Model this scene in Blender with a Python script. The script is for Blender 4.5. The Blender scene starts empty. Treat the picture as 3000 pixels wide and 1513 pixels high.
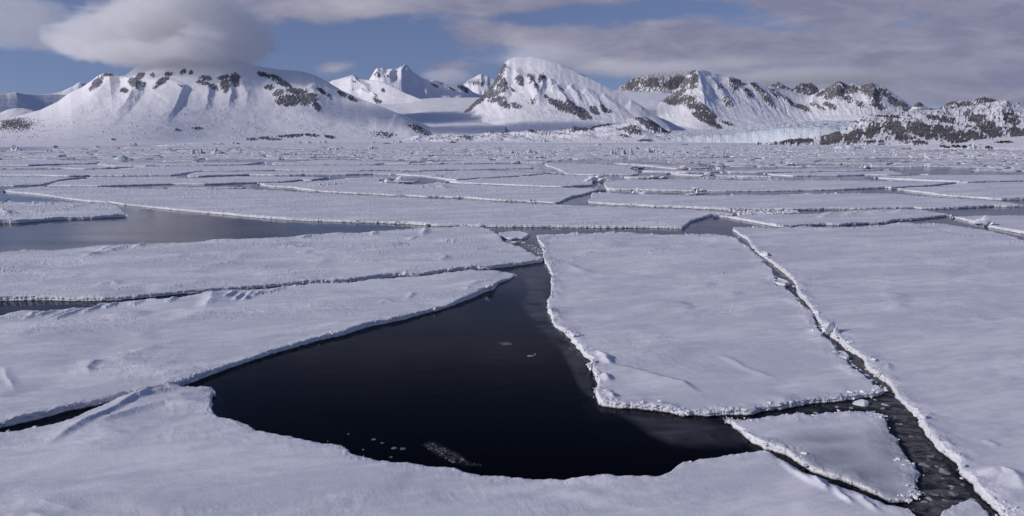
import bpy, math, random
import numpy as np
from mathutils import Vector
from mathutils.geometry import delaunay_2d_cdt
from mathutils.kdtree import KDTree

random.seed(7)
RNG = np.random.default_rng(11)
C = bpy.context.scene.collection
SC = bpy.context.scene

# ------------------------------------------------------------------ camera model
F = 2142.0            # focal length in photograph pixels (3000 wide)
CX, CY = 1500.0, 756.5
HZ = 404.0            # horizon row
H = 14.0              # eye height above the water
PITCH = math.atan((CY - HZ) / F)
SP, CP = math.sin(PITCH), math.cos(PITCH)

def ray(px, py):
    dx = (np.asarray(px, float) - CX) / F
    dy = (CY - np.asarray(py, float)) / F
    return dx, CP + dy * SP, -SP + dy * CP

def on_z(px, py, z=0.0):
    dx, dy, dz = ray(px, py)
    t = (z - H) / dz
    return dx * t, dy * t

def on_Y(px, py, Y):
    dx, dy, dz = ray(px, py)
    t = Y / dy
    return dx * t, H + dz * t

def proj(x, y, z):
    x = np.asarray(x, float); y = np.asarray(y, float); z = np.asarray(z, float) - H
    f = y * CP - z * SP
    u = y * SP + z * CP
    return CX + F * x / f, CY - F * u / f

# ------------------------------------------------------------------ noise
def _hash(ix, iy, seed):
    h = (ix.astype(np.int64) * 374761393 + iy.astype(np.int64) * 668265263 + seed * 974634541) & 0xFFFFFFFF
    h = ((h ^ (h >> 13)) * 1274126177) & 0xFFFFFFFF
    h = ((h ^ (h >> 15)) * 2246822519) & 0xFFFFFFFF
    return (h ^ (h >> 16)) & 0xFFFFFFFF

_G = np.array([[math.cos(a), math.sin(a)] for a in np.linspace(0, 2 * math.pi, 32, endpoint=False)])

def perlin(x, y, seed=0):
    x = np.asarray(x, float); y = np.asarray(y, float)
    x0 = np.floor(x); y0 = np.floor(y)
    fx = x - x0; fy = y - y0
    u = fx * fx * fx * (fx * (fx * 6 - 15) + 10); v = fy * fy * fy * (fy * (fy * 6 - 15) + 10)
    r = 0
    for i in (0, 1):
        for j in (0, 1):
            g = _G[_hash(x0 + i, y0 + j, seed) & 31]
            d = g[..., 0] * (fx - i) + g[..., 1] * (fy - j)
            r = r + d * (u if i else 1 - u) * (v if j else 1 - v)
    return r * 1.5

def fbm(x, y, o=4, seed=0, gain=0.5):
    a, s, r = 1.0, 0.0, 0
    for k in range(o):
        r = r + a * perlin(x, y, seed + k * 17); s += a
        a *= gain; x = x * 2.03 + 3.1; y = y * 2.03 + 1.7
    return r / s

def ridged(x, y, o=4, seed=0, gain=0.5):
    a, s, r = 1.0, 0.0, 0
    for k in range(o):
        r = r + a * (1 - 2 * np.abs(perlin(x, y, seed + k * 13))); s += a
        a *= gain; x = x * 2.05 + 5.3; y = y * 2.05 + 2.9
    return r / s

def sstep(a, b, x):
    t = np.clip((x - a) / (b - a), 0, 1)
    return t * t * (3 - 2 * t)

def ip(lst, u):
    a = np.array(lst, float)
    return np.interp(u, a[:, 0], a[:, 1])

# ------------------------------------------------------------------ mesh helpers
def mesh_obj(name, verts, faces, mat, parent=None, smooth=True, attrs=None, flat_from=None):
    me = bpy.data.meshes.new(name)
    verts = np.asarray(verts, np.float32)
    me.vertices.add(len(verts)); me.vertices.foreach_set('co', verts.ravel())
    if isinstance(faces, np.ndarray):
        n = faces.shape[1]
        flat = faces.astype(np.int32).ravel(); cnt = len(faces)
        starts = np.arange(0, cnt * n, n, dtype=np.int32)
    else:
        flat = np.concatenate([np.asarray(f, np.int32) for f in faces]); cnt = len(faces)
        ln = np.array([len(f) for f in faces], np.int32)
        starts = np.concatenate([[0], np.cumsum(ln)[:-1]]).astype(np.int32)
    me.loops.add(len(flat)); me.loops.foreach_set('vertex_index', flat)
    me.polygons.add(cnt); me.polygons.foreach_set('loop_start', starts)
    sm = np.full(cnt, bool(smooth))
    if flat_from is not None: sm[flat_from:] = False
    me.polygons.foreach_set('use_smooth', sm)
    me.update(calc_edges=True); me.validate()
    if attrs:
        for k, v in attrs.items():
            at = me.attributes.new(k, 'FLOAT', 'POINT')
            at.data.foreach_set('value', np.asarray(v, np.float32))
    o = bpy.data.objects.new(name, me); C.objects.link(o)
    me.materials.append(mat)
    if parent: o.parent = parent
    return o

def tag(o, label=None, cat=None, group=None, kind=None):
    if label: o['label'] = label
    if cat: o['category'] = cat
    if group: o['group'] = group
    if kind: o['kind'] = kind
    return o

# ------------------------------------------------------------------ node helpers
def new_mat(name):
    m = bpy.data.materials.new(name); m.use_nodes = True
    nt = m.node_tree; nt.nodes.clear()
    return m, nt, nt.nodes, nt.links

class G:
    """tiny wrapper to write node graphs as expressions"""
    def __init__(s, nt): s.nt = nt; s.n = nt.nodes; s.l = nt.links
    def put(s, inp, v):
        if hasattr(v, 'is_linked'): s.l.new(v, inp)
        else: inp.default_value = v
    def m(s, op, a, b=0.0, c=0.0, clamp=False):
        n = s.n.new('ShaderNodeMath'); n.operation = op; n.use_clamp = clamp
        s.put(n.inputs[0], a); s.put(n.inputs[1], b); s.put(n.inputs[2], c)
        return n.outputs[0]
    def add(s, a, b): return s.m('ADD', a, b)
    def sub(s, a, b): return s.m('SUBTRACT', a, b)
    def mul(s, a, b): return s.m('MULTIPLY', a, b)
    def div(s, a, b): return s.m('DIVIDE', a, b)
    def vm(s, op, a, b):
        n = s.n.new('ShaderNodeVectorMath'); n.operation = op
        s.put(n.inputs[0], a); s.put(n.inputs[1], b); return n.outputs[0]
    def map(s, v, a, b, c=0.0, d=1.0):
        n = s.n.new('ShaderNodeMapRange'); n.interpolation_type = 'SMOOTHSTEP'
        s.put(n.inputs[0], v)
        for i, k in enumerate((a, b, c, d)): s.put(n.inputs[i + 1], k)
        return n.outputs[0]
    def lin(s, v, a, b, c=0.0, d=1.0):
        n = s.n.new('ShaderNodeMapRange'); n.clamp = True
        s.put(n.inputs[0], v)
        for i, k in enumerate((a, b, c, d)): s.put(n.inputs[i + 1], k)
        return n.outputs[0]
    def noise(s, vec, scale, detail=4, rough=0.5, dist=0.0):
        n = s.n.new('ShaderNodeTexNoise'); s.put(n.inputs['Vector'], vec)
        n.inputs['Scale'].default_value = scale; n.inputs['Detail'].default_value = detail
        n.inputs['Roughness'].default_value = rough; n.inputs['Distortion'].default_value = dist
        return n.outputs['Fac']
    def mix(s, f, a, b):
        n = s.n.new('ShaderNodeMix'); n.data_type = 'RGBA'
        s.put(n.inputs[0], f)
        s.put(n.inputs[6], a if hasattr(a, 'is_linked') else (*a, 1)); s.put(n.inputs[7], b if hasattr(b, 'is_linked') else (*b, 1))
        return n.outputs[2]
    def vec(s, x, y, z):
        n = s.n.new('ShaderNodeCombineXYZ'); s.put(n.inputs[0], x); s.put(n.inputs[1], y); s.put(n.inputs[2], z); return n.outputs[0]
    def sep(s, v):
        n = s.n.new('ShaderNodeSeparateXYZ'); s.put(n.inputs[0], v); return n.outputs
    def attr(s, name):
        n = s.n.new('ShaderNodeAttribute'); n.attribute_name = name; return n.outputs['Fac']
    def pos(s):
        return s.n.new('ShaderNodeNewGeometry').outputs['Position']
    def bump(s, h, strength, dist, normal=None):
        n = s.n.new('ShaderNodeBump'); s.put(n.inputs['Height'], h)
        n.inputs['Strength'].default_value = strength; n.inputs['Distance'].default_value = dist
        if normal: s.l.new(normal, n.inputs['Normal'])
        return n.outputs[0]
    def principled(s, col, rough, normal=None, spec=0.3, **kw):
        n = s.n.new('ShaderNodeBsdfPrincipled')
        s.put(n.inputs['Base Color'], col if hasattr(col, 'is_linked') else (*col, 1))
        s.put(n.inputs['Roughness'], rough); n.inputs['Specular IOR Level'].default_value = spec
        if normal: s.l.new(normal, n.inputs['Normal'])
        for k, v in kw.items(): s.put(n.inputs[k], v)
        return n.outputs[0]
    def out(s, sh, vol=None):
        o = s.n.new('ShaderNodeOutputMaterial')
        if sh: s.l.new(sh, o.inputs['Surface'])
        if vol: s.l.new(vol, o.inputs['Volume'])

SNOW = (0.80, 0.80, 0.85)

def mat_floe():
    m, nt, n, l = new_mat('wind_packed_snow'); g = G(nt)
    p = g.pos(); x, y, z = g.sep(p)
    # wind-worked crust: elongated patches a little greyer than the fresh drift
    ca, sa = math.cos(math.radians(18)), math.sin(math.radians(18))
    al = g.add(g.mul(x, ca), g.mul(y, sa)); ac = g.sub(g.mul(y, ca), g.mul(x, sa))
    q = g.vec(g.mul(al, 0.3), ac, 0.0)
    n1 = g.noise(q, 0.20, 5, 0.6); n2 = g.noise(q, 1.6, 5, 0.6)
    crust = g.map(g.add(g.mul(n1, 0.7), g.mul(n2, 0.3)), 0.42, 0.62)
    col = g.mix(crust, (0.70, 0.71, 0.76), (0.88, 0.88, 0.91))
    # broken sides: packed snow above, grey wet ice towards the waterline
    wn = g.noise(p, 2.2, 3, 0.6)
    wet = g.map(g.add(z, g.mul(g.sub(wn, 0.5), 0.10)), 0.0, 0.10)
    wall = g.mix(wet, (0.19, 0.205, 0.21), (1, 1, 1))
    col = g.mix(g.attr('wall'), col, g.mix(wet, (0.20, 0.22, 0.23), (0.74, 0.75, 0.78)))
    wetpatch = g.mul(g.attr('slushy'), g.map(g.noise(p, 0.9, 4, 0.6), 0.2, 0.8, 0.75, 1.0))
    col = g.mix(wetpatch, col, (0.36, 0.38, 0.41))
    f1 = g.noise(p, 9, 4, 0.65); f2 = g.noise(p, 42, 3, 0.6); f3 = g.noise(q, 3.0, 5, 0.6)
    hgt = g.add(g.add(g.mul(f1, 0.045), g.mul(f2, 0.012)), g.mul(f3, 0.055))
    nb = g.bump(hgt, 0.42, 1.0)
    g.out(g.principled(col, 0.62, nb, 0.22))
    return m

def mat_chunk(name, a, b, bumpy=0.5):
    m, nt, n, l = new_mat(name); g = G(nt)
    p = g.pos(); v = g.noise(p, 1.3, 4, 0.6)
    col = g.mix(g.map(v, 0.35, 0.65), a, b)
    nb = g.bump(g.noise(p, 11, 5, 0.65), bumpy, 0.06)
    g.out(g.principled(col, 0.55, nb, 0.3)); return m

def mat_ledge():
    m, nt, n, l = new_mat('submerged_ice'); g = G(nt)
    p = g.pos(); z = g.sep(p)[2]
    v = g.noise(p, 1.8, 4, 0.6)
    col = g.mix(g.map(g.add(z, g.mul(g.sub(v, .5), 0.5)), -0.75, -0.05), (0.012, 0.014, 0.016), (0.34, 0.34, 0.30))  # the water's dimming with depth is painted into the ledge colour
    g.out(g.principled(col, 0.8, None, 0.0)); return m

def mat_berg():
    m, nt, n, l = new_mat('glacier_ice'); g = G(nt)
    p = g.pos(); nz = g.sep(n.new('ShaderNodeNewGeometry').outputs['Normal'])[2]
    v = g.noise(p, 0.5, 5, 0.6)
    ice = g.mix(g.map(v, 0.3, 0.7), (0.32, 0.43, 0.475), (0.59, 0.68, 0.73))
    col = g.mix(g.map(g.add(nz, g.mul(g.sub(v, .5), 0.6)), 0.45, 0.8), ice, (0.80, 0.82, 0.86))
    nb = g.bump(g.noise(p, 1.4, 5, 0.65), 0.5, 0.6)
    g.out(g.principled(col, 0.35, nb, 0.4)); return m

def mat_mountain(name, amp=1.1, rock_a=(0.09, 0.095, 0.115), rock_b=(0.23, 0.235, 0.255), fine=1.0, snow=None):
    m, nt, n, l = new_mat(name); g = G(nt)
    p = g.pos(); r = g.attr('rock')
    s1 = g.noise(p, 0.09 * fine, 6, 0.7); s2 = g.noise(p, 0.025 * fine, 4, 0.6)
    v = g.add(r, g.mul(g.sub(s1, 0.5), amp))
    f = g.map(v, 0.44, 0.60)
    rock = g.mix(g.map(g.add(g.mul(s2, .6), g.mul(s1, .4)), 0.35, 0.62), rock_a, rock_b)
    sn = g.mix(g.map(s2, 0.3, 0.7), (0.85, 0.85, 0.89), (0.90, 0.90, 0.92))
    col = g.mix(f, sn, rock)
    hb = g.add(g.mul(s1, g.add(g.mul(f, 9.0), 0.7)), g.mul(g.noise(p, 0.012 * fine, 4, .6), 2.0))
    nb = g.bump(hb, 0.6, 1.0)
    g.out(g.principled(col, 0.75, nb, 0.15)); return m

def mat_glacier():
    m, nt, n, l = new_mat('crevassed_glacier'); g = G(nt)
    p = g.pos(); b = g.attr('blue')
    v = g.noise(p, 0.05, 6, 0.7); w = g.noise(p, 0.012, 4, 0.6)
    f = g.map(g.add(b, g.mul(g.sub(v, .5), 1.1)), 0.15, 0.85)
    col = g.mix(f, (0.78, 0.80, 0.85), g.mix(g.map(v, 0.35, 0.7), (0.40, 0.52, 0.61), (0.66, 0.71, 0.77)))
    dirt = g.mul(g.attr('dirt'), g.map(w, 0.35, 0.6))
    col = g.mix(dirt, col, (0.30, 0.31, 0.32))
    nb = g.bump(v, 0.8, 9.0)
    g.out(g.principled(col, 0.55, nb, 0.3)); return m

def mat_water():
    m, nt, n, l = new_mat('cold_sea_water'); g = G(nt)
    p = g.pos(); x, y, z = g.sep(p)
    q = g.vec(g.mul(x, 0.5), y, 0.0)
    w = g.add(g.mul(g.noise(q, 1.1, 4, 0.55), 1.0), g.mul(g.noise(p, 6.0, 3, 0.6), 0.22))
    w = g.mul(w, g.map(y, 160, 800, 1.0, 9.0))
    nb = g.bump(w, 0.18, 0.05)
    fr = n.new('ShaderNodeFresnel'); fr.inputs['IOR'].default_value = 1.333; l.new(nb, fr.inputs['Normal'])
    tr = n.new('ShaderNodeBsdfTransparent'); tr.inputs[0].default_value = (0.34, 0.40, 0.42, 1)
    gl = n.new('ShaderNodeBsdfAnisotropic' if False else 'ShaderNodeBsdfGlossy')
    gl.inputs['Color'].default_value = (0.95, 0.96, 1, 1)
    rr = g.map(g.noise(g.vec(g.mul(x, 0.4), y, 0.0), 0.09, 4, 0.6), 0.35, 0.65, 0.05, 0.17)
    l.new(rr, gl.inputs['Roughness']); l.new(nb, gl.inputs['Normal'])
    fac = g.mul(fr.outputs[0], g.lin(fr.outputs[0], 0.05, 0.40, 0.16, 1.0))
    mx = n.new('ShaderNodeMixShader'); l.new(fac, mx.inputs[0]); l.new(tr.outputs[0], mx.inputs[1]); l.new(gl.outputs[0], mx.inputs[2])
    g.out(mx.outputs[0]); return m

def mat_thin(name, strength, col=(0.42, 0.44, 0.48), scale=0.5, lo=0.3):
    """new grease ice / nilas: a faint milky film on the water"""
    m, nt, n, l = new_mat(name); g = G(nt)
    p = g.pos(); x, y, z = g.sep(p)
    v = g.noise(g.vec(g.mul(x, 0.6), y, 0.0), scale, 5, 0.6, 0.8)
    f = g.mul(g.mul(g.attr('film'), g.map(v, 0.32, 0.68, lo, 1.0)), strength)
    tr = n.new('ShaderNodeBsdfTransparent'); df = n.new('ShaderNodeBsdfDiffuse'); df.inputs[0].default_value = (*col, 1)
    mx = n.new('ShaderNodeMixShader'); l.new(f, mx.inputs[0]); l.new(tr.outputs[0], mx.inputs[1]); l.new(df.outputs[0], mx.inputs[2])
    g.out(mx.outputs[0]); return m

def mat_plain(name, col, rough=0.7, var=0.25):
    m, nt, n, l = new_mat(name); g = G(nt)
    p = g.pos(); v = g.noise(p, 3.0, 4, 0.6)
    c2 = tuple(c * (1 - var) for c in col)
    g.out(g.principled(g.mix(v, c2, col), rough, None, 0.2)); return m

M_FLOE = mat_floe()
M_RIM = mat_chunk('crumbled_snow', (0.80, 0.81, 0.85), (0.88, 0.88, 0.91), 0.9)
M_LEDGE = mat_ledge()
M_BERG = mat_berg()
M_MTN = mat_mountain('snow_and_rock')
M_MTN_DARK = mat_mountain('brown_rock_and_snow', 1.1, (0.09, 0.09, 0.10), (0.24, 0.23, 0.23), 1.3)
M_HILL = mat_mountain('streaked_rock_and_snow', 0.7, (0.080, 0.080, 0.088), (0.22, 0.205, 0.20), 0.9)
M_ISLET = mat_mountain('islet_snow_and_rock', 1.1, (0.03, 0.028, 0.026), (0.09, 0.075, 0.055), 2.5)
M_GLAC = mat_glacier()
M_WATER = mat_water()
M_BLOCK = mat_chunk('broken_ice', (0.62, 0.68, 0.72), (0.85, 0.87, 0.89))
M_SLUSH = mat_chunk('sodden_slush', (0.11, 0.115, 0.125), (0.27, 0.28, 0.30))
M_SLUSH_PALE = mat_chunk('pale_slush', (0.17, 0.18, 0.20), (0.40, 0.42, 0.45))
M_BRASH = mat_chunk('brash', (0.78, 0.80, 0.83), (0.90, 0.90, 0.92))
M_DIRTY = mat_chunk('dirty_ice', (0.24, 0.17, 0.12), (0.46, 0.38, 0.30))
M_TAN = mat_chunk('tan_ice', (0.46, 0.36, 0.22), (0.55, 0.46, 0.32))
M_ROCK = mat_chunk('dark_rock', (0.03, 0.03, 0.032), (0.07, 0.065, 0.06))
# ------------------------------------------------------------------ blob library
def ico(level):
    import bmesh
    bm = bmesh.new(); bmesh.ops.create_icosphere(bm, subdivisions=level, radius=1.0)
    v = np.array([p.co[:] for p in bm.verts]); f = np.array([[q.index for q in t.verts] for t in bm.faces]); bm.free()
    return v, f
ICO = {1: ico(1), 2: ico(2), 3: ico(3)}

def rough_blob(level, seed, amp=0.45, blocky=0.6):
    v, f = ICO[level]; r = np.random.default_rng(seed)
    d = v.copy()
    # cut a few random planes to make facets of a broken block
    for _ in range(int(5 + 6 * blocky)):
        n = r.normal(size=3); n /= np.linalg.norm(n); c = r.uniform(0.35, 0.85)
        s = d @ n; m = s > c
        d[m] -= np.outer((s[m] - c) * blocky, n)
    d *= (1 + amp * 0.35 * r.normal(size=(len(d), 1)) * (0.5 if level > 1 else 1))
    return d, f
BLOB1 = [rough_blob(1, 100 + k) for k in range(10)]
BLOB2 = [rough_blob(2, 200 + k, 0.8) for k in range(14)]

def chunk_cloud(pos, size, level=2, flat=0.75, rng=RNG):
    lib = BLOB2 if level == 2 else BLOB1
    V, Fc, o = [], [], 0
    for p, s in zip(pos, size):
        v, f = lib[rng.integers(len(lib))]
        a = rng.uniform(0, 6.283); ca, sa = math.cos(a), math.sin(a)
        sx, sy, sz = s * rng.uniform(0.7, 1.45), s * rng.uniform(0.6, 1.1), s * flat * rng.uniform(0.6, 1.2)
        q = v * (sx, sy, sz); tl = rng.uniform(-.5, .5)
        q = np.column_stack([q[:, 0], q[:, 1] * math.cos(tl) - q[:, 2] * math.sin(tl), q[:, 1] * math.sin(tl) + q[:, 2] * math.cos(tl)])
        q = np.column_stack([q[:, 0] * ca - q[:, 1] * sa, q[:, 0] * sa + q[:, 1] * ca, q[:, 2]])
        V.append(q + p); Fc.append(f + o); o += len(v)
    return np.concatenate(V), np.concatenate(Fc)

# ------------------------------------------------------------------ snow relief of the floes
WA = math.radians(20.0)
def snow_height(x, y, rough, seed):
    a = x * math.cos(WA) + y * math.sin(WA); b = y * math.cos(WA) - x * math.sin(WA)
    w = 0.5 * perlin(a / 9, b / 5, seed + 5)
    patch = sstep(0.0, 0.4, fbm(a / 15, b / 7, 3, 31 + seed))
    h = 0.22 * fbm(a / 19 + w, b / 6.5, 3, 3) + 0.055 * fbm(a / 7 + w, b / 2.0, 3, 41)
    h = h + 0.14 * sstep(0.12, 0.6, fbm(a / 7 + 0.6 * w, b / 3.0, 2, 27)) * sstep(-.2, .3, fbm(a / 30, b / 15, 2, 28))
    h = h + 0.5 * fbm(a / 55, b / 20, 3, 23) * sstep(90, 260, y)
    sas = sstep(0.25, 0.95, ridged(a / 6.5 + 1.5 * w, b / 1.1 + w, 2, 51))
    h = h + 0.024 * patch * sas
    rip = ridged(a / 0.7 + 3 * w, b / 1.6, 2, 61) * sstep(0.1, 0.4, fbm(a / 7, b / 4, 2, 71))
    h = h + 0.010 * rip + 0.019 * fbm(x / 0.8, y / 0.5, 4, 81) * (0.4 + patch)
    return rough * h

def inside(px, py, poly):
    x0, y0 = poly[:, 0], poly[:, 1]; x1, y1 = np.roll(x0, -1), np.roll(y0, -1)
    r = np.zeros(len(px), bool)
    for a, b, c, d in zip(x0, y0, x1, y1):
        if b == d: continue
        k = (b > py) != (d > py)
        if not k.any(): continue
        r ^= k & (px < (c - a) * (py - b) / (d - b) + a)
    return r

def seg_dist(x, y, pts):
    """unsigned distance and side (+left) to a polyline, with parameter 0..1"""
    best = np.full(x.shape, 1e9); side = np.zeros(x.shape); par = np.zeros(x.shape)
    n = len(pts) - 1
    for k in range(n):
        (ax, ay), (bx, by) = pts[k], pts[k + 1]
        dx, dy = bx - ax, by - ay; L2 = dx * dx + dy * dy + 1e-9
        t = np.clip(((x - ax) * dx + (y - ay) * dy) / L2, 0, 1)
        qx, qy = x - ax - t * dx, y - ay - t * dy
        d = np.hypot(qx, qy); m = d < best
        best[m] = d[m]; side[m] = np.sign(dx * (y - ay) - dy * (x - ax))[m]; par[m] = ((k + t) / n)[m]
    return best, side, par

NFLOE = [0]
def floe(label, pts, fb=0.42, sp=5.0, jag=1.0, rough=1.0, dunes=(), rim=(), rimh=0.0, slushy=None, ledge=False,
         name='ice_floe', cat='ice floe', group=None, edge=3.0, crumb=0.03, rim_size=1.0, cliffy=1.0):
    """pts: outline traced on the photograph; far sides lie on the top surface, near sides on the waterline"""
    NFLOE[0] += 1; seed = NFLOE[0]
    rng = np.random.default_rng(900 + seed)
    P = np.array(pts, float)
    # densify
    Q = []
    for k in range(len(P)):
        a, b = P[k], P[(k + 1) % len(P)]
        n = max(1, int(np.hypot(*(b - a)) / edge))
        far_out = (a[0] < -30 and b[0] < -30) or (a[0] > 3030 and b[0] > 3030) or (a[1] > 1545 and b[1] > 1545)
        if far_out: n = max(1, n // 25)
        for i in range(n): Q.append(a + (b - a) * i / n)
    Q = np.array(Q)
    # smooth corners a little
    Q = 0.25 * np.roll(Q, 1, 0) + 0.5 * Q + 0.25 * np.roll(Q, -1, 0)
    area = 0.5 * np.sum(Q[:, 0] * np.roll(Q[:, 1], -1) - np.roll(Q[:, 0], -1) * Q[:, 1])
    if area < 0: Q = Q[::-1]
    T = np.roll(Q, -2, 0) - np.roll(Q, 2, 0); T /= np.maximum(np.linalg.norm(T, axis=1, keepdims=True), 1e-6)
    ny = -T[:, 0]                      # outward normal, image y (down = towards us); y-down image, positive area = clockwise on screen
    nx = T[:, 1]
    near = np.clip(ny * 2.0 + 0.5, 0, 1)
    zz = fb * (1 - near)
    x, y = on_z(Q[:, 0], Q[:, 1], zz)
    # break the outline up
    px = y / F * 1.4
    dist = y
    s1 = 0.6 + dist * 0.004
    amp = jag * (0.05 + 0.0009 * dist)
    ox = amp * (fbm(x / s1, y / s1, 4, seed * 7 + 1, 0.65) * 2.4); oy = amp * (fbm(x / s1 + 9, y / s1, 4, seed * 7 + 2, 0.65) * 2.4)
    s2 = s1 * 4
    ox += 1.3 * amp * fbm(x / s2, y / s2, 2, seed * 7 + 3); oy += 1.3 * amp * fbm(x / s2 + 5, y / s2, 2, seed * 7 + 4)
    x = x + ox; y = y + oy
    q = np.column_stack(proj(x, y, 0.0)); nb = len(q)
    # interior points
    lo, hi = q.min(0), q.max(0)
    lo = np.maximum(lo, (-160, 0)); hi = np.minimum(hi, (3160, 1640))
    gx, gy = np.meshgrid(np.arange(lo[0], hi[0], sp), np.arange(lo[1], hi[1], sp * 0.62))
    gx = gx + ((np.arange(gx.shape[0]) % 2) * 0.5 * sp)[:, None]
    gx = (gx + rng.uniform(-.25, .25, gx.shape) * sp).ravel(); gy = (gy + rng.uniform(-.2, .2, gy.shape) * sp * .62).ravel()
    k = inside(gx, gy, q); gx, gy = gx[k], gy[k]
    kd = KDTree(nb)
    for i in range(nb): kd.insert((x[i], y[i], 0), i)
    kd.balance()
    wx, wy = on_z(gx, gy, 0.0)
    dd = np.array([kd.find((a, b, 0))[2] for a, b in zip(wx, wy)]) if len(wx) else np.zeros(0)
    keep = dd > 0.35 * sp * np.maximum(wy, 20) / F * 1.2
    gx, gy, wx, wy, dd = gx[keep], gy[keep], wx[keep], wy[keep], dd[keep]
    vin = [Vector((a, b)) for a, b in zip(np.concatenate([q[:, 0], gx]), np.concatenate([q[:, 1], gy]))]
    ein = [(i, (i + 1) % nb) for i in range(nb)]
    res = delaunay_2d_cdt(vin, ein, [], 1, 1e-5)
    vo = np.array([v[:] for v in res[0]]); fo = np.array([f for f in res[2] if len(f) == 3], np.int64)
    # orientation up in world (image y is down)
    a, b, c = vo[fo[:, 0]], vo[fo[:, 1]], vo[fo[:, 2]]
    cr = (b[:, 0] - a[:, 0]) * (c[:, 1] - a[:, 1]) - (b[:, 1] - a[:, 1]) * (c[:, 0] - a[:, 0])
    flip = cr > 0; fo[flip] = fo[flip][:, ::-1]
    X, Y = on_z(vo[:, 0], vo[:, 1], 0.0)
    # boundary edges of the result
    E = np.concatenate([fo[:, [0, 1]], fo[:, [1, 2]], fo[:, [2, 0]]])
    key = np.sort(E, 1); _, idx, cnt = np.unique(key, axis=0, return_index=True, return_counts=True)
    BE = E[idx[cnt == 1]]
    isb = np.zeros(len(vo), bool); isb[BE.ravel()] = True
    D = np.array([kd.find((a, b, 0))[2] for a, b in zip(X, Y)]); D[isb] = 0
    Z = fb + snow_height(X, Y, rough, seed)
    for d in dunes:
        pp, hh, wl, wr = d
        wp = [tuple(float(c) for c in on_z(u, v, fb)) for u, v in pp]
        ds, sd, par = seg_dist(X, Y, wp)
        env = np.clip(np.minimum(par, 1 - par) * 4 + 0.12, 0, 1)
        w = np.where(sd > 0, wl, wr)
        wob = 1 + 0.35 * fbm(X / 1.3, Y / 1.3, 2, seed + 3)
        Z = Z + hh * env * wob * np.where(ds < w, (1 - ds / w) ** 1.5, 0)
    # crumbled lip
    lip = np.exp(-D / (0.22 + 0.0012 * Y))
    ln = fbm(X / (0.5 + 0.003 * Y), Y / (0.5 + 0.003 * Y), 3, seed + 77)
    Z = Z - 0.04 * lip + lip * ln * (0.07 + 0.0004 * Y)
    if rimh:
        r2 = np.exp(-(D / (0.9 + 0.003 * Y)) ** 2)
        Z = Z + rimh * r2 * sstep(-0.2, 0.5, fbm(X / (2 + .006 * Y), Y / (2 + .006 * Y), 3, seed + 99))
    if crumb:
        band = np.exp(-(D / (0.55 + 0.002 * Y)) ** 2) * (0.25 + sstep(-.3, .4, fbm(X / 2.5, Y / 2.5, 2, seed + 21)))
        cs = 0.26 + 0.002 * Y
        Z = Z + crumb * (1 + 0.004 * Y) * band * (ridged(X / cs, Y / cs, 3, seed + 22, .6) + 0.35)
    Z = np.maximum(Z, 0.09)
    sl = np.zeros(len(X))
    if slushy:
        for (cx, cy, rx, ry) in slushy:
            pu, pv = proj(X, Y, fb)
            sl = np.maximum(sl, np.exp(-(((pu - cx) / rx) ** 2 + ((pv - cy) / ry) ** 2)))
        Z = Z - 0.05 * sl
    # walls
    on = np.zeros((len(vo), 2))
    ev = np.column_stack([X[BE[:, 1]] - X[BE[:, 0]], Y[BE[:, 1]] - Y[BE[:, 0]]])
    en = np.column_stack([ev[:, 1], -ev[:, 0]])
    for j in (0, 1): np.add.at(on, BE[:, j], en)
    on /= np.maximum(np.linalg.norm(on, axis=1, keepdims=True), 1e-9)
    bi = np.where(isb)[0]; inv = np.full(len(vo), -1); inv[bi] = np.arange(len(bi))
    sc = 1 + 0.004 * Y[bi]; ws = 0.42 + 0.006 * np.maximum(Y[bi] - 60, 0)
    rings = [(0.03, 0.72, .07), (0.015, 0.40, .08), (0.055, 0.16, .07), (0.03, -0.12, .05), (-0.03, -0.8, 0.0)]
    if Y[bi].min() > 170: rings = [(0.02, 0.5, .06), (0.05, 0.05, .05), (-0.02, -0.8, 0.0)]
    V = [np.column_stack([X, Y, Z])]; Fc = [fo]; base = 0; prev = bi; off = len(vo)
    for ri, (o_, zf, na) in enumerate(rings):
        nz_ = fbm(X[bi] / ws + 13.7 * ri, Y[bi] / ws - 22.1 * ri, 2, seed + ri * 5, .5) * na * 1.5 * sc
        d = o_ * sc + nz_
        zr = (Z[bi] * zf if zf > 0 else np.full(len(bi), zf)) + (na * 0.35 * RNG.uniform(-1, 1, len(bi)) if zf > 0 else 0)
        V.append(np.column_stack([X[bi] + on[bi, 0] * d, Y[bi] + on[bi, 1] * d, zr]))
        cur = np.arange(off, off + len(bi)); pmap = np.full(len(vo), -1); pmap[bi] = prev; cmap = np.full(len(vo), -1); cmap[bi] = cur
        a0, a1 = pmap[BE[:, 0]], pmap[BE[:, 1]]; b0, b1 = cmap[BE[:, 0]], cmap[BE[:, 1]]
        Fc.append(np.column_stack([a0, b0, b1])); Fc.append(np.column_stack([a0, b1, a1]))
        prev = cur; off += len(bi)
    VV = np.concatenate(V); FF = np.concatenate(Fc)
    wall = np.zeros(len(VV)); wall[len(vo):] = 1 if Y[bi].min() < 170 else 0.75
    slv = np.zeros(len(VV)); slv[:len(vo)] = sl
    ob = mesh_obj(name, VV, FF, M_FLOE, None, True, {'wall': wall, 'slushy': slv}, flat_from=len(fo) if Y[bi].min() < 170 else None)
    tag(ob, label, cat, group)
    # crumbled snow along chosen edges: (outward nx, ny in the image, tolerance, chunks per metre, size)
    bx, by, bo = X[bi], Y[bi], on[bi]
    pu, pv = proj(bx, by, fb)
    vis = (pu > -60) & (pu < 3060) & (pv < 1560)
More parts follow.
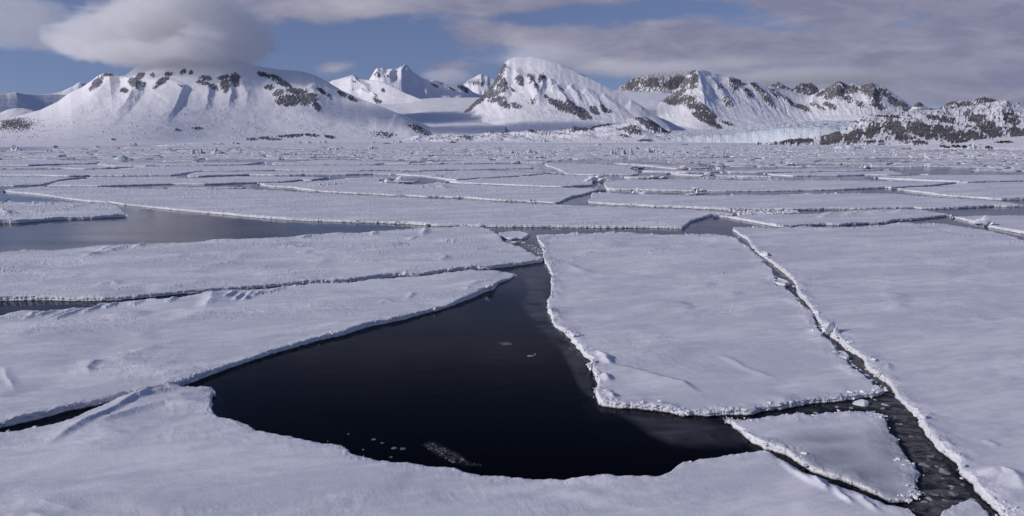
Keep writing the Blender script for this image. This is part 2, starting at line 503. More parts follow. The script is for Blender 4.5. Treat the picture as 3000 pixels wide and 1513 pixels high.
    for (dx, dy, tol, dens, size) in rim:
        ln_ = math.hypot(dx, dy); dx, dy = dx / ln_, dy / ln_
        # outward direction in image
        u2, v2 = proj(bx + bo[:, 0] * .05, by + bo[:, 1] * .05, fb); iu, iv = u2 - pu, v2 - pv
        il = np.hypot(iu, iv) + 1e-9
        m = vis & ((iu * dx + iv * dy) / il > tol)
        cand = np.where(m)[0]
        if len(cand) < 3: continue
        seglen = np.median(np.hypot(ev[:, 0], ev[:, 1]))
        gs = 2.6 + 0.012 * by[cand]
        gate = sstep(-0.1, 0.32, fbm(bx[cand] / gs, by[cand] / gs, 3, seed + 15)) * 1.5 + .06
        s_px = by[cand] / F * 2.4                                        # ~ one output pixel
        szb = np.maximum(size * 0.55, 0.30 * s_px) * rim_size
        expn = 0.34 * dens * seglen * gate * np.clip(0.12 / szb, 0.05, 1.5)
        num = rng.poisson(expn)
        rep = np.repeat(cand, num)
        if not len(rep): continue
        sz = np.repeat(szb, num) * np.exp(rng.normal(-0.1, .62, len(rep)))
        back = np.abs(rng.normal(0.0, 0.15, len(rep))) * (1 + 0.003 * by[rep])
        along = rng.normal(0, 0.1, (len(rep), 2)) * (1 + 0.006 * by[rep])[:, None]
        zt = Z[bi][rep] + 0.4 * sz * rng.uniform(-0.9, 0.8, len(rep))
        low = rng.random(len(rep)) < 0.25
        zt[low] *= rng.uniform(0.2, 0.9, low.sum()); back[low] = -0.02
        pos = np.column_stack([bx[rep] - bo[rep, 0] * back + along[:, 0], by[rep] - bo[rep, 1] * back + along[:, 1], zt])
        v_, f_ = chunk_cloud(pos, sz, 2 if by.min() < 90 else 1, 0.8, rng)
        mesh_obj('crumbled_rim', v_, f_, M_RIM, ob, False)['kind'] = 'stuff'
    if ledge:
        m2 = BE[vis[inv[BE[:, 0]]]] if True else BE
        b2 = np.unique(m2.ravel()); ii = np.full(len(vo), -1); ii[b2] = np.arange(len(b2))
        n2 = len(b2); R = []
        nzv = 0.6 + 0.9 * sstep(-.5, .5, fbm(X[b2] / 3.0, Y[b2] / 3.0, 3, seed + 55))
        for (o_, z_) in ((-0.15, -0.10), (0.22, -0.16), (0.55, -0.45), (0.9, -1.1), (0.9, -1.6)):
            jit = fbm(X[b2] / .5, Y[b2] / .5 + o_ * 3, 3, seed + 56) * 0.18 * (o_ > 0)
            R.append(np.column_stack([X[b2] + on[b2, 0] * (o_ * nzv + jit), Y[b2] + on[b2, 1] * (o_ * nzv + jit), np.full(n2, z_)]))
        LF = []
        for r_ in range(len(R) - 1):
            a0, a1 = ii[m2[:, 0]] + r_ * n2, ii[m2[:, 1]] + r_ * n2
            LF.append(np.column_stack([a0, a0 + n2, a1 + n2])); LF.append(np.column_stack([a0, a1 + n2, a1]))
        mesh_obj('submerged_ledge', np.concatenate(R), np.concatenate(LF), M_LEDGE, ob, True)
    return ob
# ------------------------------------------------------------------ the traced floes (photograph pixels)
def fr(x0, y0, s, pts): return [(x0 + a / s, y0 + b / s) for a, b in pts]
SA = 2576 / 600.0
A = lambda *p: fr(0, 400, SA, p)
B = lambda *p: fr(600, 400, SA, p)
Cc = lambda *p: fr(1200, 400, SA, p)
D = lambda *p: fr(1800, 400, SA, p)
E = lambda *p: fr(2400, 400, SA, p)

RIM_L = (-1, 0.4, 0.35, 16, 0.085)     # rubble on sides facing left / us
RIM_F = (0.1, 1, 0.55, 7, 0.06)        # on sides facing us
RIM_FAR = (0, -1, 0.5, 4, 0.06)        # on the far lips

F1 = [(-160,1306),(0,1269),(23,1268),(66,1263),(151,1249),(186,1240),(217,1226),(252,1207),(295,1192),(322,1181),(361,1164),(396,1146),(411,1141),(439,1143),(466,1131),(493,1124),(520,1127),(538,1134),(551,1131),(621,1131),(626,1141),(631,1153),(621,1168),(615,1192),(619,1203),(637,1223),(668,1228),(714,1240),(745,1258),(815,1275),(854,1281),(877,1289),(951,1298),(1000,1303),(1006,1306),(1031,1324),(1116,1345),(1194,1358),(1268,1368),(1305,1366),(1349,1375),(1388,1382),(1427,1386),(1543,1395),(1660,1397),(1699,1395),(1757,1388),(1796,1391),(1873,1395),(1928,1395),(1947,1388),(1970,1380),(1976,1371),(2008,1357),(2058,1345),(2155,1331),(2202,1324),(2237,1320),(2256,1322),(2272,1335),(2295,1347),(2334,1364),(2353,1384),(2388,1397),(2419,1405),(2431,1419),(2470,1425),(2505,1438),(2543,1458),(2575,1469),(2606,1481),(2641,1485),(2668,1494),(2683,1513),(2740,1570),(2800,1660),(1500,1700),(-160,1700)]
floe('large foreground floe with a curved edge around the dark pool', F1, fb=0.32, sp=4.0, jag=0.6, rough=1.35, edge=2.5,
     dunes=[([(608,1180),(560,1182),(485,1184),(430,1196),(388,1207),(330,1226),(290,1246)], 0.20, 0.55, 1.5),
            ([(540,1136),(500,1142),(450,1152),(395,1166),(330,1204),(250,1245),(190,1275),(140,1300)], 0.20, 0.4, 1.3),
            ([(520,1127),(480,1132),(440,1145),(400,1170)], 0.16, 0.35, 0.8),
            ([(619,1140),(560,1150),(500,1166)], 0.08, 0.8, 0.9),
            ([(2290,1348),(2330,1380),(2400,1430)], 0.12, 0.5, 0.25), ([(2380,1398),(2400,1420),(2430,1440)], 0.16, 0.35, 0.25),
            ([(2440,1425),(2460,1450),(2500,1478)], 0.14, 0.35, 0.22), ([(2520,1450),(2530,1470),(2570,1500)], 0.12, 0.3, 0.25),
            ([(40,1480),(120,1470),(240,1500)], 0.07, 0.8, 0.5), ([(0,1520),(90,1505),(180,1530)], 0.08, 0.8, 0.5)],
     rim=[(0.9, -0.5, 0.55, 6, 0.05), RIM_FAR], ledge=True)

L3 = [(-200,962),(0,925),(70,912),(132,908),(163,906),(217,898),(256,899),(272,896),(307,887),(334,885),(369,881),(419,875),(446,872),(474,874),(512,871),(563,865),(590,861),(621,856),(675,852),(738,850),(811,844),(854,837),(932,831),(1000,828),(1043,825),(1155,813),(1260,806),(1311,799),(1388,793),(1462,793),(1505,796),(1513,803),(1510,811),(1489,822),(1458,832),(1443,852),(1419,857),(1388,873),(1349,888),(1330,896),(1291,908),(1233,923),(1186,937),(1116,951),(1078,960),(1039,972),(1000,985),(932,999),(854,1022),(776,1044),(722,1063),(660,1084),(602,1106),(559,1123),(536,1131),(450,1150),(361,1164),(311,1183),(233,1199),(194,1205),(155,1219),(97,1232),(39,1245),(0,1254),(-160,1292),(-260,1310)]
def short_dunes(lst, h, wl, wr): return [([a, ((a[0] + b[0]) / 2, (a[1] + b[1]) / 2 + 1), b], h, wl, wr) for a, b in lst]
floe('long white floe between the foreground floe and the narrow lead, its tip at the pool', L3, fb=0.32, sp=4.2, jag=0.55, rough=1.45, edge=2.5,
     dunes=short_dunes([((262,896),(148,938)),((222,899),(138,932)),((306,886),(240,916)),((106,914),(70,934)),((165,905),(100,925)),((340,885),(300,900)),((420,876),(380,890)),((512,870),(490,884))], 0.22, 0.55, 0.45) +
           short_dunes([((712,856),(684,882)),((738,852),(712,882)),((690,852),(655,872)),((770,850),(735,870)),((835,843),(745,862))], 0.22, 0.5, 0.4) +
           [([(622,856),(618,880),(600,908)], 0.30, 2.4, 1.1), ([(262,1098),(255,1078),(272,1064),(300,1056)], 0.14, 1.0, 0.5), ([(10,1075),(20,1110),(45,1150)], 0.07, 0.5, 0.3),
            ([(330,1060),(385,1040),(470,1012),(560,998)], 0.10, 2.0, 1.2), ([(1365,842),(1400,826),(1450,818)], 0.16, 1.8, 0.8), ([(1368,842),(1372,852),(1420,848)], 0.10, .5, .7), ([(1110,890),(1130,882),(1152,886)], 0.10, .5, .4), ([(1190,880),(1205,868),(1215,862)], .12, .6, .5)],
     rim=[(0.3, 1, 0.5, 5, 0.05), (0, -1, 0.5, 7, 0.06), (1, 0.3, 0.5, 10, 0.07)], ledge=False)

L2 = [(-160,752),(0,736),(70,729),(167,729),(241,723),(326,720),(369,720),(419,716),(505,713),(621,705),(738,700),(854,694),(889,689),(1000,682),(1066,679),(1089,677),(1155,674),(1248,668),(1330,664),(1373,661),(1419,667),(1446,678),(1462,694),(1489,712),(1524,723),(1555,739),(1586,753),(1591,762),(1588,769),(1543,776),(1485,784),(1427,790),(1392,791),(1349,794),(1311,798),(1241,808),(1175,812),(1116,817),(1039,826),(1000,829),(893,834),(776,844),(660,852),(582,859),(505,865),(427,873),(369,879),(311,883),(217,883),(155,881),(78,881),(0,884),(-160,890)]
floe('broad drifted floe above the narrow lead, its corner touching the big square floe', L2, fb=0.34, sp=4.2, jag=0.55, rough=1.45, edge=2.6,
     dunes=short_dunes([((372,719),(300,742)),((425,716),(388,726)),((330,720),(245,756))], 0.3, 1.6, 0.9) + short_dunes([((905,688),(880,700)),((1100,676),(1090,690)),((1248,667),(1238,690))], .25, 1.0, .8) +
           [([(1215,695),(1208,700),(1195,704)], 0.22, 0.8, 0.6), ([(1310,750),(1300,757),(1280,760)], 0.2, 0.8, 0.8), ([(430,850),(520,838),(640,820)], 0.14, 3, 1.5), ([(280,840),(330,828),(345,836)], 0.12, 1.0, 0.6), ([(720,735),(690,760),(600,790)], .12, 3, 2), ([(920,790),(960,750),(880,745)], .10, 3, 2)],
     rim=[(0.2, 1, 0.5, 6, 0.055), (1, -0.6, 0.55, 22, 0.10), (0, -1, 0.6, 4, 0.06)], rimh=0.05, ledge=False)

R1 = [(1571,696),(1578,689),(1660,686),(1738,685),(1796,680),(1893,683),(1932,687),(2000,690),(2078,689),(2116,690),(2155,698),(2168,708),(2187,720),(2203,735),(2228,755),(2244,776),(2264,799),(2270,815),(2270,835),(2300,840),(2312,855),(2331,873),(2346,892),(2370,912),(2381,925),(2386,943),(2402,968),(2409,989),(2436,1007),(2455,1034),(2478,1053),(2490,1073),(2516,1088),(2533,1104),(2552,1121),(2560,1131),(2578,1129),(2584,1145),(2578,1157),(2559,1161),(2505,1168),(2446,1176),(2388,1182),(2357,1186),(2311,1196),(2272,1201),(2233,1205),(2190,1217),(2148,1215),(2078,1217),(2000,1219),(1963,1209),(1901,1201),(1846,1197),(1769,1192),(1757,1182),(1749,1157),(1745,1141),(1757,1129),(1747,1106),(1730,1079),(1741,1063),(1718,1048),(1691,1021),(1675,997),(1656,978),(1625,958),(1617,939),(1608,908),(1600,881),(1613,869),(1617,842),(1617,811),(1606,784),(1592,762),(1594,741),(1590,727),(1578,710)]
floe('big square floe right of the dark pool with a crumbled white left rim', R1, fb=0.27, sp=4.2, jag=1.0, rough=1.25, edge=2.5,
     dunes=[([(1790,1076),(1860,1088),(1932,1106),(2000,1122),(2050,1150)], 0.16, 0.5, 2.0), ([(1735,800),(1690,790),(1660,772)], 0.12, 1.5, 1.0), ([(2100,1040),(2180,1075),(2280,1110)], 0.07, 0.4, 0.6),
            ([(1745,1030),(1770,1045),(1790,1060)], 0.22, 0.5, 0.45), ([(1765,1050),(1790,1075)], 0.25, 0.5, 0.45), ([(1770,1100),(1785,1120)], 0.22, .4, .4), ([(1775,1150),(1800,1170)], 0.2, .4, .4)],
     rim=[(-1, 0.15, 0.3, 34, 0.085), (-1, 0.1, 0.45, 3, 0.22), (0.1, 1, 0.55, 6, 0.06), (1, 0.9, 0.5, 8, 0.08), (1, -.6, .6, 8, .08)], rimh=0.10, crumb=0.07, ledge=True)

R2 = [(2149,669),(2149,679),(2167,690),(2182,700),(2196,712),(2202,723),(2217,741),(2233,751),(2248,764),(2268,776),(2287,795),(2311,815),(2332,834),(2336,857),(2342,869),(2361,892),(2380,912),(2392,939),(2404,951),(2411,970),(2431,987),(2458,1003),(2477,1026),(2512,1042),(2532,1057),(2540,1085),(2575,1108),(2606,1131),(2613,1141),(2644,1186),(2691,1225),(2699,1248),(2718,1279),(2745,1314),(2776,1341),(2807,1364),(2819,1399),(2850,1423),(2858,1442),(2893,1473),(2932,1504),(2943,1515),(3010,1600),(3060,1680),(3500,1690),(3500,760),(3240,738),(3000,702),(2932,685),(2854,669),(2788,657),(2730,656),(2629,655),(2602,660),(2543,666),(2427,665),(2349,664),(2295,669),(2272,669),(2163,667)]
floe('huge smooth floe filling the right side, bounded by the long diagonal crack', R2, fb=0.27, sp=4.4, jag=0.9, rough=1.1, edge=2.5,
     dunes=[([(2860,1395),(2930,1385),(2965,1400),(3000,1440)], 0.30, 0.8, 1.2), ([(2700,1285),(2745,1300),(2800,1310)], .1, .5, .6), ([(2760,1330),(2800,1340),(2850,1352)], .1, .5, .8), ([(2880,1290),(2930,1305)], .08, .4, .5), ([(2560,1075),(2600,1070),(2606,1090)], .1, .4, .4)],
     rim=[(-1, 0.5, 0.3, 24, 0.08), (-1, 0.5, 0.4, 2, 0.2), (0, -1, .6, 3, .06)], rimh=0.10, crumb=0.07, ledge=True)

S1 = [(2130,1234),(2136,1230),(2171,1232),(2280,1219),(2311,1223),(2388,1219),(2446,1213),(2505,1207),(2559,1209),(2575,1219),(2594,1234),(2606,1269),(2625,1285),(2637,1312),(2656,1335),(2668,1358),(2683,1366),(2689,1390),(2679,1421),(2685,1452),(2677,1465),(2637,1473),(2606,1469),(2571,1450),(2555,1446),(2516,1430),(2474,1411),(2439,1401),(2388,1386),(2361,1372),(2334,1353),(2303,1337),(2268,1322),(2241,1318),(2217,1302),(2186,1281),(2163,1261)]
floe('wedge-shaped floe with grey sodden snow caught between the cracks at lower right', S1, fb=0.20, sp=4.0, jag=1.2, rough=0.5, edge=2.4,
     slushy=[(2560,1385,150,58),(2440,1340,140,42),(2610,1310,70,80),(2600,1440,80,45),(2420,1290,120,22)],
     rim=[(-1, 0.6, 0.5, 22, 0.07), (1, -0.4, 0.3, 34, 0.06), (1, 0.4, 0.4, 22, 0.08), (-0.4, 1, 0.6, 12, 0.06), (0, -1, .6, 12, .05)], rimh=0.10, crumb=0.06, ledge=True, cliffy=.7)

S2 = [(2735,1545),(2752,1508),(2761,1498),(2800,1476),(2840,1464),(2866,1474),(2886,1496),(2905,1520),(2925,1560),(2880,1620),(2780,1620)]
floe('small low floe with snow lumps cut off by the bottom right edge', S2, fb=0.14, sp=4.0, jag=1.0, rough=0.6, edge=2.4, rim=[(0, -1, 0.2, 10, 0.05)])

L1 = [(-200,586),(0,590),(23,588),(116,592),(217,593),(311,595),(338,599),(357,613),(373,632),(371,636),(272,642),(175,645),(136,648),(93,652),(50,655),(0,656),(-200,664)]
floe('rounded floe end at the far left under the flying gull', L1, fb=0.5, sp=4, jag=0.6, rough=1.3, dunes=short_dunes([((190,593),(100,600)),((280,594),(190,603)),((120,592),(60,597)),((330,600),(270,600))], .3, 2, 1.2) + [([(0,617),(15,625),(40,628)], .6, 2, 2)], rim=[(1, 0.2, 0.3, 10, 0.08), RIM_FAR, RIM_F])

M1 = [(9,562.5),(9,559),(30,555),(78,551),(128,547),(233,547.5),(311,548),(427,551),(485,553),(563,555),(734,554),(854,559),(932,565),(1000,568.5),(1078,572.5),(1144,576.5),(1217,579),(1272,583),(1357,585),(1466,592),(1563,596),(1637,598.5),(1726,602.5),(1776,604.5),(1893,609),(2000,613),(2078,617),(2130,622),(2168,628),(2148,633.5),(2110,633),(2083,633),(2058,642),(2023,652),(2012,663),(2000,671),(1893,669),(1776,669),(1691,668),(1582,667),(1466,667),(1404,666),(1369,664),(1283,664),(1194,658),(1116,655),(1000,652),(893,648),(804,643),(699,634),(609,626),(505,617),(419,607),(361,602),(322,596),(264,593),(194,584),(136,575),(50,567)]
floe('longest floe across the middle, ending in a fine point at the left', M1, fb=0.34, sp=4, jag=0.5, rough=0.8, edge=2.8,
     dunes=[([(1740,650),(1800,646),(1900,652),(2000,656)], .2, 3, 2), ([(550,612),(700,604),(860,600)], .15, 4, 3)],
     rim=[(-0.3, 1, 0.5, 12, 0.12), (-1, 0, .5, 14, .12)], rimh=0.05)

M4 = [(2089,633.5),(2105,632),(2155,634.5),(2182,631.5),(2250,629),(2298,628.5),(2340,628),(2385,627),(2412,624),(2447,622),(2482,619),(2530,617),(2575,615),(2610,614.5),(2663,613.5),(2698,614.5),(2733,620),(2768,625),(2782,629),(2790,634),(2761,636),(2738,639),(2672,646),(2621,649),(2602,655),(2536,657),(2458,661),(2419,660),(2342,664),(2297,667),(2272,666),(2225,656),(2186,649),(2151,643),(2128,638)]
floe('tapering strip of ice between two leads, just behind the huge smooth floe', M4, fb=0.34, sp=4, jag=0.6, rough=0.8, dunes=short_dunes([((2450,622),(2400,640)),((2530,617),(2470,634)),((2600,615),(2540,628)),((2660,614),(2610,626))], .35, 2.5, 1.5), rim=[(-0.4, 1, 0.4, 14, 0.13), RIM_FAR], rimh=0.06)

R3b = [(2793,634.5),(2854,632.5),(2932,631),(3000,631),(3300,630),(3300,742),(3000,687),(2932,674),(2893,666),(2866,657),(2815,645),(2788,638.5)]
floe('floe at the right edge with one tall snow lump on its near rim', R3b, fb=0.34, sp=4, jag=0.5, rough=0.7, rim=[(-0.5, 1, 0.4, 16, 0.13)], rimh=0.05)

N9 = Cc((2250,842),(2245,820),(2270,795),(2290,760),(2280,722),(2300,707),(2576,710)) + D((300,732),(400,727),(700,735),(1300,744),(1700,737),(2000,737),(2250,727),(2480,714)) + E((0,724),(480,719),(730,714),(980,717),(1090,727),(1300,744),(1500,760),(1700,777),(2000,792),(2200,810),(2400,826),(2390,838),(2500,848),(2576,860),(3200,850),(3200,884),(2576,886),(2380,890),(2180,888),(2000,898),(1780,908),(1480,918),(1280,918),(1200,907),(970,914),(600,923),(418,923),(130,922)) + D((2250,932),(2120,932),(1700,928),(1430,928),(1100,915),(960,907),(720,898),(520,893),(270,876),(0,866)) + Cc((2400,852),)
floe('long straight-edged floe right of centre, between the upper and lower narrow leads', N9, fb=0.36, sp=3.6, jag=0.5, rough=0.7, rim=[(-1, 0.2, 0.3, 22, 0.16), (0, 1, 0.6, 12, 0.14), RIM_FAR], rimh=0.06)

N6 = Cc((2478,664),(2445,610),(2455,572),(2490,552)) + D((0,550),(350,547),(740,542),(1350,537),(1700,547),(2000,550),(2400,550)) + E((30,550),(260,554),(640,557),(860,562),(940,562),(1050,570),(1350,574),(1600,582),(1760,584),(1890,586),(1690,600),(1390,628),(1190,638),(1000,652),(905,658),(830,652),(740,657),(480,667),(280,674),(0,682)) + D((2000,692),(1400,697),(1000,694),(640,689),(300,682),(0,677)) + Cc((2540,672),)
floe('wide flat floe behind the straight-edged floe, right of centre', N6, fb=0.36, sp=3.4, jag=0.5, rough=0.7, rim=[(-1, 0.2, 0.3, 18, 0.18), (0, 1, 0.6, 10, 0.15)], rimh=0.05)

N8 = E((912,660),(1010,653),(1195,640),(1400,630),(1540,619),(1710,602),(1900,590),(2200,580),(2576,570),(3200,560),(3200,790),(2576,797),(2290,803),(2150,798),(2000,782),(1800,767),(1620,757),(1430,737),(1270,712),(1090,690))
floe('smooth floe with a broken pressure line on top, upper right', N8, fb=0.36, sp=3.4, jag=0.5, rough=0.8, rim=[(-0.4, 1, 0.4, 14, 0.17), (-0.3, -1, 0.5, 5, 0.2)], rimh=0.08)

M1b = B((658,592),(740,589),(870,582),(1000,579),(1230,560),(1340,564),(1440,550),(1580,547),(1870,530),(2050,522),(2290,517),(2490,537),(2300,550),(2180,562),(2300,582),(2576,602)) + Cc((100,602),(180,600),(380,577),(480,589),(600,598),(940,609),(1330,626),(1700,642),(1900,648),(2080,652),(2400,664),(2500,670),(2540,676),(2350,697),(2280,717),(2210,737),(2040,772),(1970,802),(1880,842),(1840,845),(1700,838),(1470,825),(1200,818),(930,799),(700,780),(560,777),(380,772),(200,772),(0,757)) + B((2380,752),(2130,732),(1900,727),(1800,719),(1560,707),(1350,687),(1180,670),(1130,654),(860,642),(760,627),(690,607))
floe('broad pale mid-distance floe with a bright edge slanting down from the left lead', M1b, fb=0.36, sp=3.4, jag=0.6, rough=0.8, rim=[(-0.4, 1, 0.4, 14, 0.15)], rimh=0.06,
     dunes=[([(1215,548),(1290,546),(1312,553)], .5, 3, 3), ([(760,536),(800,534)], .6, 4, 3), ([(900,546),(960,541),(1010,537)], .5, 3, 2)])

N5 = Cc((445,577),(480,572),(590,564),(720,553),(850,543),(1050,527),(1210,516),(1460,500),(1640,484),(1760,473),(1850,477),(1980,488),(2100,492),(2310,492),(2440,503),(2310,545),(2300,592),(2310,622),(2180,628),(2050,638),(1900,643),(1700,637),(1330,622),(940,605),(600,594),(490,585))
floe('low floe left of the icy rubble mound, below a diagonal crack', N5, fb=0.34, sp=3.2, jag=0.6, rough=0.8, rim=[(0, 1, 0.6, 8, 0.16)], rimh=0.05)

N1 = A((528,622),(640,597),(740,568),(880,548),(1100,532),(1200,518),(1400,513),(2170,508),(2360,520),(2576,518)) + B((430,503),(700,508),(1340,514),(1580,522),(1585,530),(1440,547),(1340,562),(1230,557),(1000,577),(870,582),(650,588),(400,595),(270,602),(0,610)) + A((2180,607),(1900,615),(1560,625),(1220,633),(880,630))
floe('slender tongue-shaped floe just behind the longest floe at left', N1, fb=0.34, sp=3.2, jag=0.5, rough=0.8, rim=[(0, 1, 0.6, 5, 0.14)])
N1b = A((2050,650),(2200,634),(2576,632)) + B((270,627),(400,634),(520,642),(500,656),(0,662)) + A((2380,660),(2060,658))
floe('thin sliver of ice afloat in the lead at left, beside the bright slanting edge', N1b, fb=0.3, sp=3, jag=0.5, rough=0.6, rim=[(0, 1, 0.6, 5, 0.14)])
N0 = A((-300,500),(0,500),(320,505),(490,506),(720,510),(1180,514),(1100,524),(880,542),(740,562),(640,592),(520,615),(180,628),(0,628),(-300,630))
floe('plain white floe on the left margin above the corner of open water', N0, fb=0.34, sp=3.2, jag=0.5, rough=0.8, rim=[(0, 1, 0.6, 6, 0.14)])
N2 = A((-300,418),(0,417),(200,414),(480,414),(800,414),(1070,424),(1450,409),(1500,403),(1960,382)) + B((0,371),(540,366),(1080,367),(1850,363),(2576,362)) + Cc((380,358),(740,352),(1080,347),(1530,351),(1545,362),(1535,380),(1560,393),(1555,407),(1080,414),(850,420),(640,422),(430,427),(170,430),(0,430)) + B((2340,430),(1930,434),(1440,434),(870,432),(330,437),(0,439)) + A((2530,438),(2390,462),(2270,487),(2170,497),(1520,502),(1130,502),(870,507),(720,505),(490,499),(0,495),(-300,492))
floe('very wide far floe reaching from the left margin to the centre', N2, fb=0.34, sp=3.0, jag=0.5, rough=0.8, rim=[(0, 1, 0.6, 5, 0.2)])
N3 = A((2355,500),(2370,480),(2400,468),(2576,444)) + B((330,441),(870,437),(1440,438),(1930,438),(2340,434),(2576,446)) + Cc((0,452),(400,440),(640,428),(700,427),(850,426),(1000,432),(1270,439),(1560,452),(1740,460),(1870,460),(1760,472),(1640,482),(1460,498),(1210,514),(1050,525),(850,541),(720,551),(590,562),(480,554),(420,542),(290,522),(200,505),(0,497)) + B((2420,484),(2130,482),(1780,489),(1250,492),(880,494),(560,489),(430,494),(150,502),(0,508)) + A((2500,514),(2370,512))
floe('far floe along the upper rim of the long dark lead, left of centre', N3, fb=0.34, sp=3.0, jag=0.5, rough=0.8, rim=[(0, 1, 0.6, 8, 0.18), (-1, 0.5, .5, 10, .18)], dunes=[([(1265,517),(1300,514)], .8, 4, 3)])
N7 = E((682,519),(750,513),(860,500),(1210,492),(1480,482),(2576,482),(3200,478),(3200,562),(2576,564),(1760,578),(1600,572),(1350,562),(1050,547),(800,536))
floe('pale floe at upper right with one straight bright edge', N7, fb=0.34, sp=3.0, jag=0.4, rough=0.7, rim=[(-0.3, 1, 0.5, 14, 0.2)])
N11 = D((1870,470),(2200,462),(2576,454)) + E((0,447),(490,442),(700,437),(900,432),(1010,454),(1200,468),(1390,476),(1210,485),(860,493),(560,487),(520,492),(230,500),(0,500)) + D((2250,504),(1990,492))
floe('far narrow floe above the dark pocket of water at right', N11, fb=0.34, sp=3.0, jag=0.5, rough=0.8, rim=[(-0.2, 1, 0.5, 8, 0.22)], dunes=[([(2570,499),(2595,497),(2615,501)], 1.2, 6, 4)])
N12 = D((650,467),(700,462),(1060,477),(1400,480),(1700,480),(1900,492),(1980,516),(1640,512),(1230,502),(1060,497),(840,487))
floe('far sliver floe over the dark brash-filled lead right of centre', N12, fb=0.32, sp=2.8, jag=0.5, rough=0.8, rim=[(-0.2, 1, 0.5, 12, 0.22)])
N13 = D((280,442),(430,422),(860,422),(1100,432),(1290,437),(1370,452),(1180,460),(900,462),(520,452))
floe('small far floe behind the pool with the drifting pan', N13, fb=0.32, sp=2.8, jag=0.5, rough=0.8, rim=[(0, 1, 0.5, 8, 0.22)])
N14 = D((1390,432),(1800,417),(2300,412),(2576,410)) + E((500,410),(900,412),(690,432),(490,438),(0,443)) + D((2576,450),(1800,462),(1440,460))
floe('far floe just under the band of ice rubble at right', N14, fb=0.32, sp=2.8, jag=0.5, rough=0.8, rim=[(-0.3, 1, 0.5, 10, 0.22)])
N15 = Cc((1690,344),(1720,338),(1900,337),(2240,337),(2576,352)) + D((130,367),(150,382),(210,407),(290,452),(310,488),(220,492),(0,492)) + Cc((2310,492),(1985,482),(1880,427),(1800,397),(1720,372))
floe('four-sided far floe near the centre with a bright slanting left edge', N15, fb=0.34, sp=2.8, jag=0.5, rough=0.7, rim=[(-1, 0.5, 0.4, 16, 0.22), (0, 1, .6, 5, .18)])
N16 = D((80,512),(300,501),(440,499),(560,508),(670,511),(680,525),(480,531),(290,533),(160,531))
floe('small loose pan drifting in the pool right of the rubble mound', N16, fb=0.3, sp=2.8, jag=0.5, rough=0.8, rim=[(0, 1, 0.4, 8, 0.2)])
N17 = D((0,332),(100,332),(300,337),(500,347),(650,362),(880,372),(1150,382),(1340,400),(1240,403),(780,413),(650,403),(480,384),(230,358),(0,348))
floe('narrow far floe slanting right from the four-sided floe', N17, fb=0.32, sp=2.8, jag=0.5, rough=0.8, rim=[(-0.3, 1, 0.5, 14, 0.22)])
N18 = A((-300,382),(0,380),(370,379),(620,371),(850,375),(1000,388),(1230,388),(1440,387),(1960,383),(1500,399),(1450,404),(1070,416),(800,406),(480,408),(200,411),(-300,414))
floe('far strip floe at left below a light grey water patch', N18, fb=0.32, sp=2.8, jag=0.5, rough=0.8, rim=[(0, 1, 0.5, 6, 0.22)])
N19 = A((1225,352),(1250,342),(1330,337),(1500,337),(1620,327),(2250,332),(2576,327)) + B((650,322),(790,327),(660,342),(540,357),(0,366)) + A((2576,372),(1960,376),(1830,381),(1440,378),(1260,361))
floe('far floe at left with a pale pointed end beside a water patch', N19, fb=0.32, sp=2.8, jag=0.5, rough=0.8, rim=[(-0.3, 1, 0.5, 8, 0.22)])
N20 = A((-300,306),(0,306),(240,297),(580,280),(1250,320),(1210,344),(980,348),(620,358),(370,370),(0,368),(-300,370))
floe('farthest large floe on the left margin before the rubble ice', N20, fb=0.32, sp=2.8, jag=0.5, rough=0.8, rim=[(0, 1, 0.5, 4, 0.25)])
N21 = B((830,335),(1060,325),(1200,311),(1400,303),(1750,294),(1980,303),(2576,310)) + Cc((300,322),(0,330)) + B((2576,352),(2250,347),(2140,357),(1850,358),(1080,361),(860,361))
floe('far floe left of centre in front of the field of rubble ice', N21, fb=0.32, sp=2.8, jag=0.5, rough=0.8, rim=[(0, 1, 0.5, 6, 0.25)])
N22 = Cc((20,336),(320,328),(700,313),(930,303),(1400,300),(1800,305),(1690,335),(1400,332),(1080,342),(760,346),(380,352),(20,354))
floe('far floe at the centre, touching the slanting-edged floe', N22, fb=0.32, sp=2.8, jag=0.5, rough=0.8, rim=[(0, 1, 0.5, 8, 0.25)])

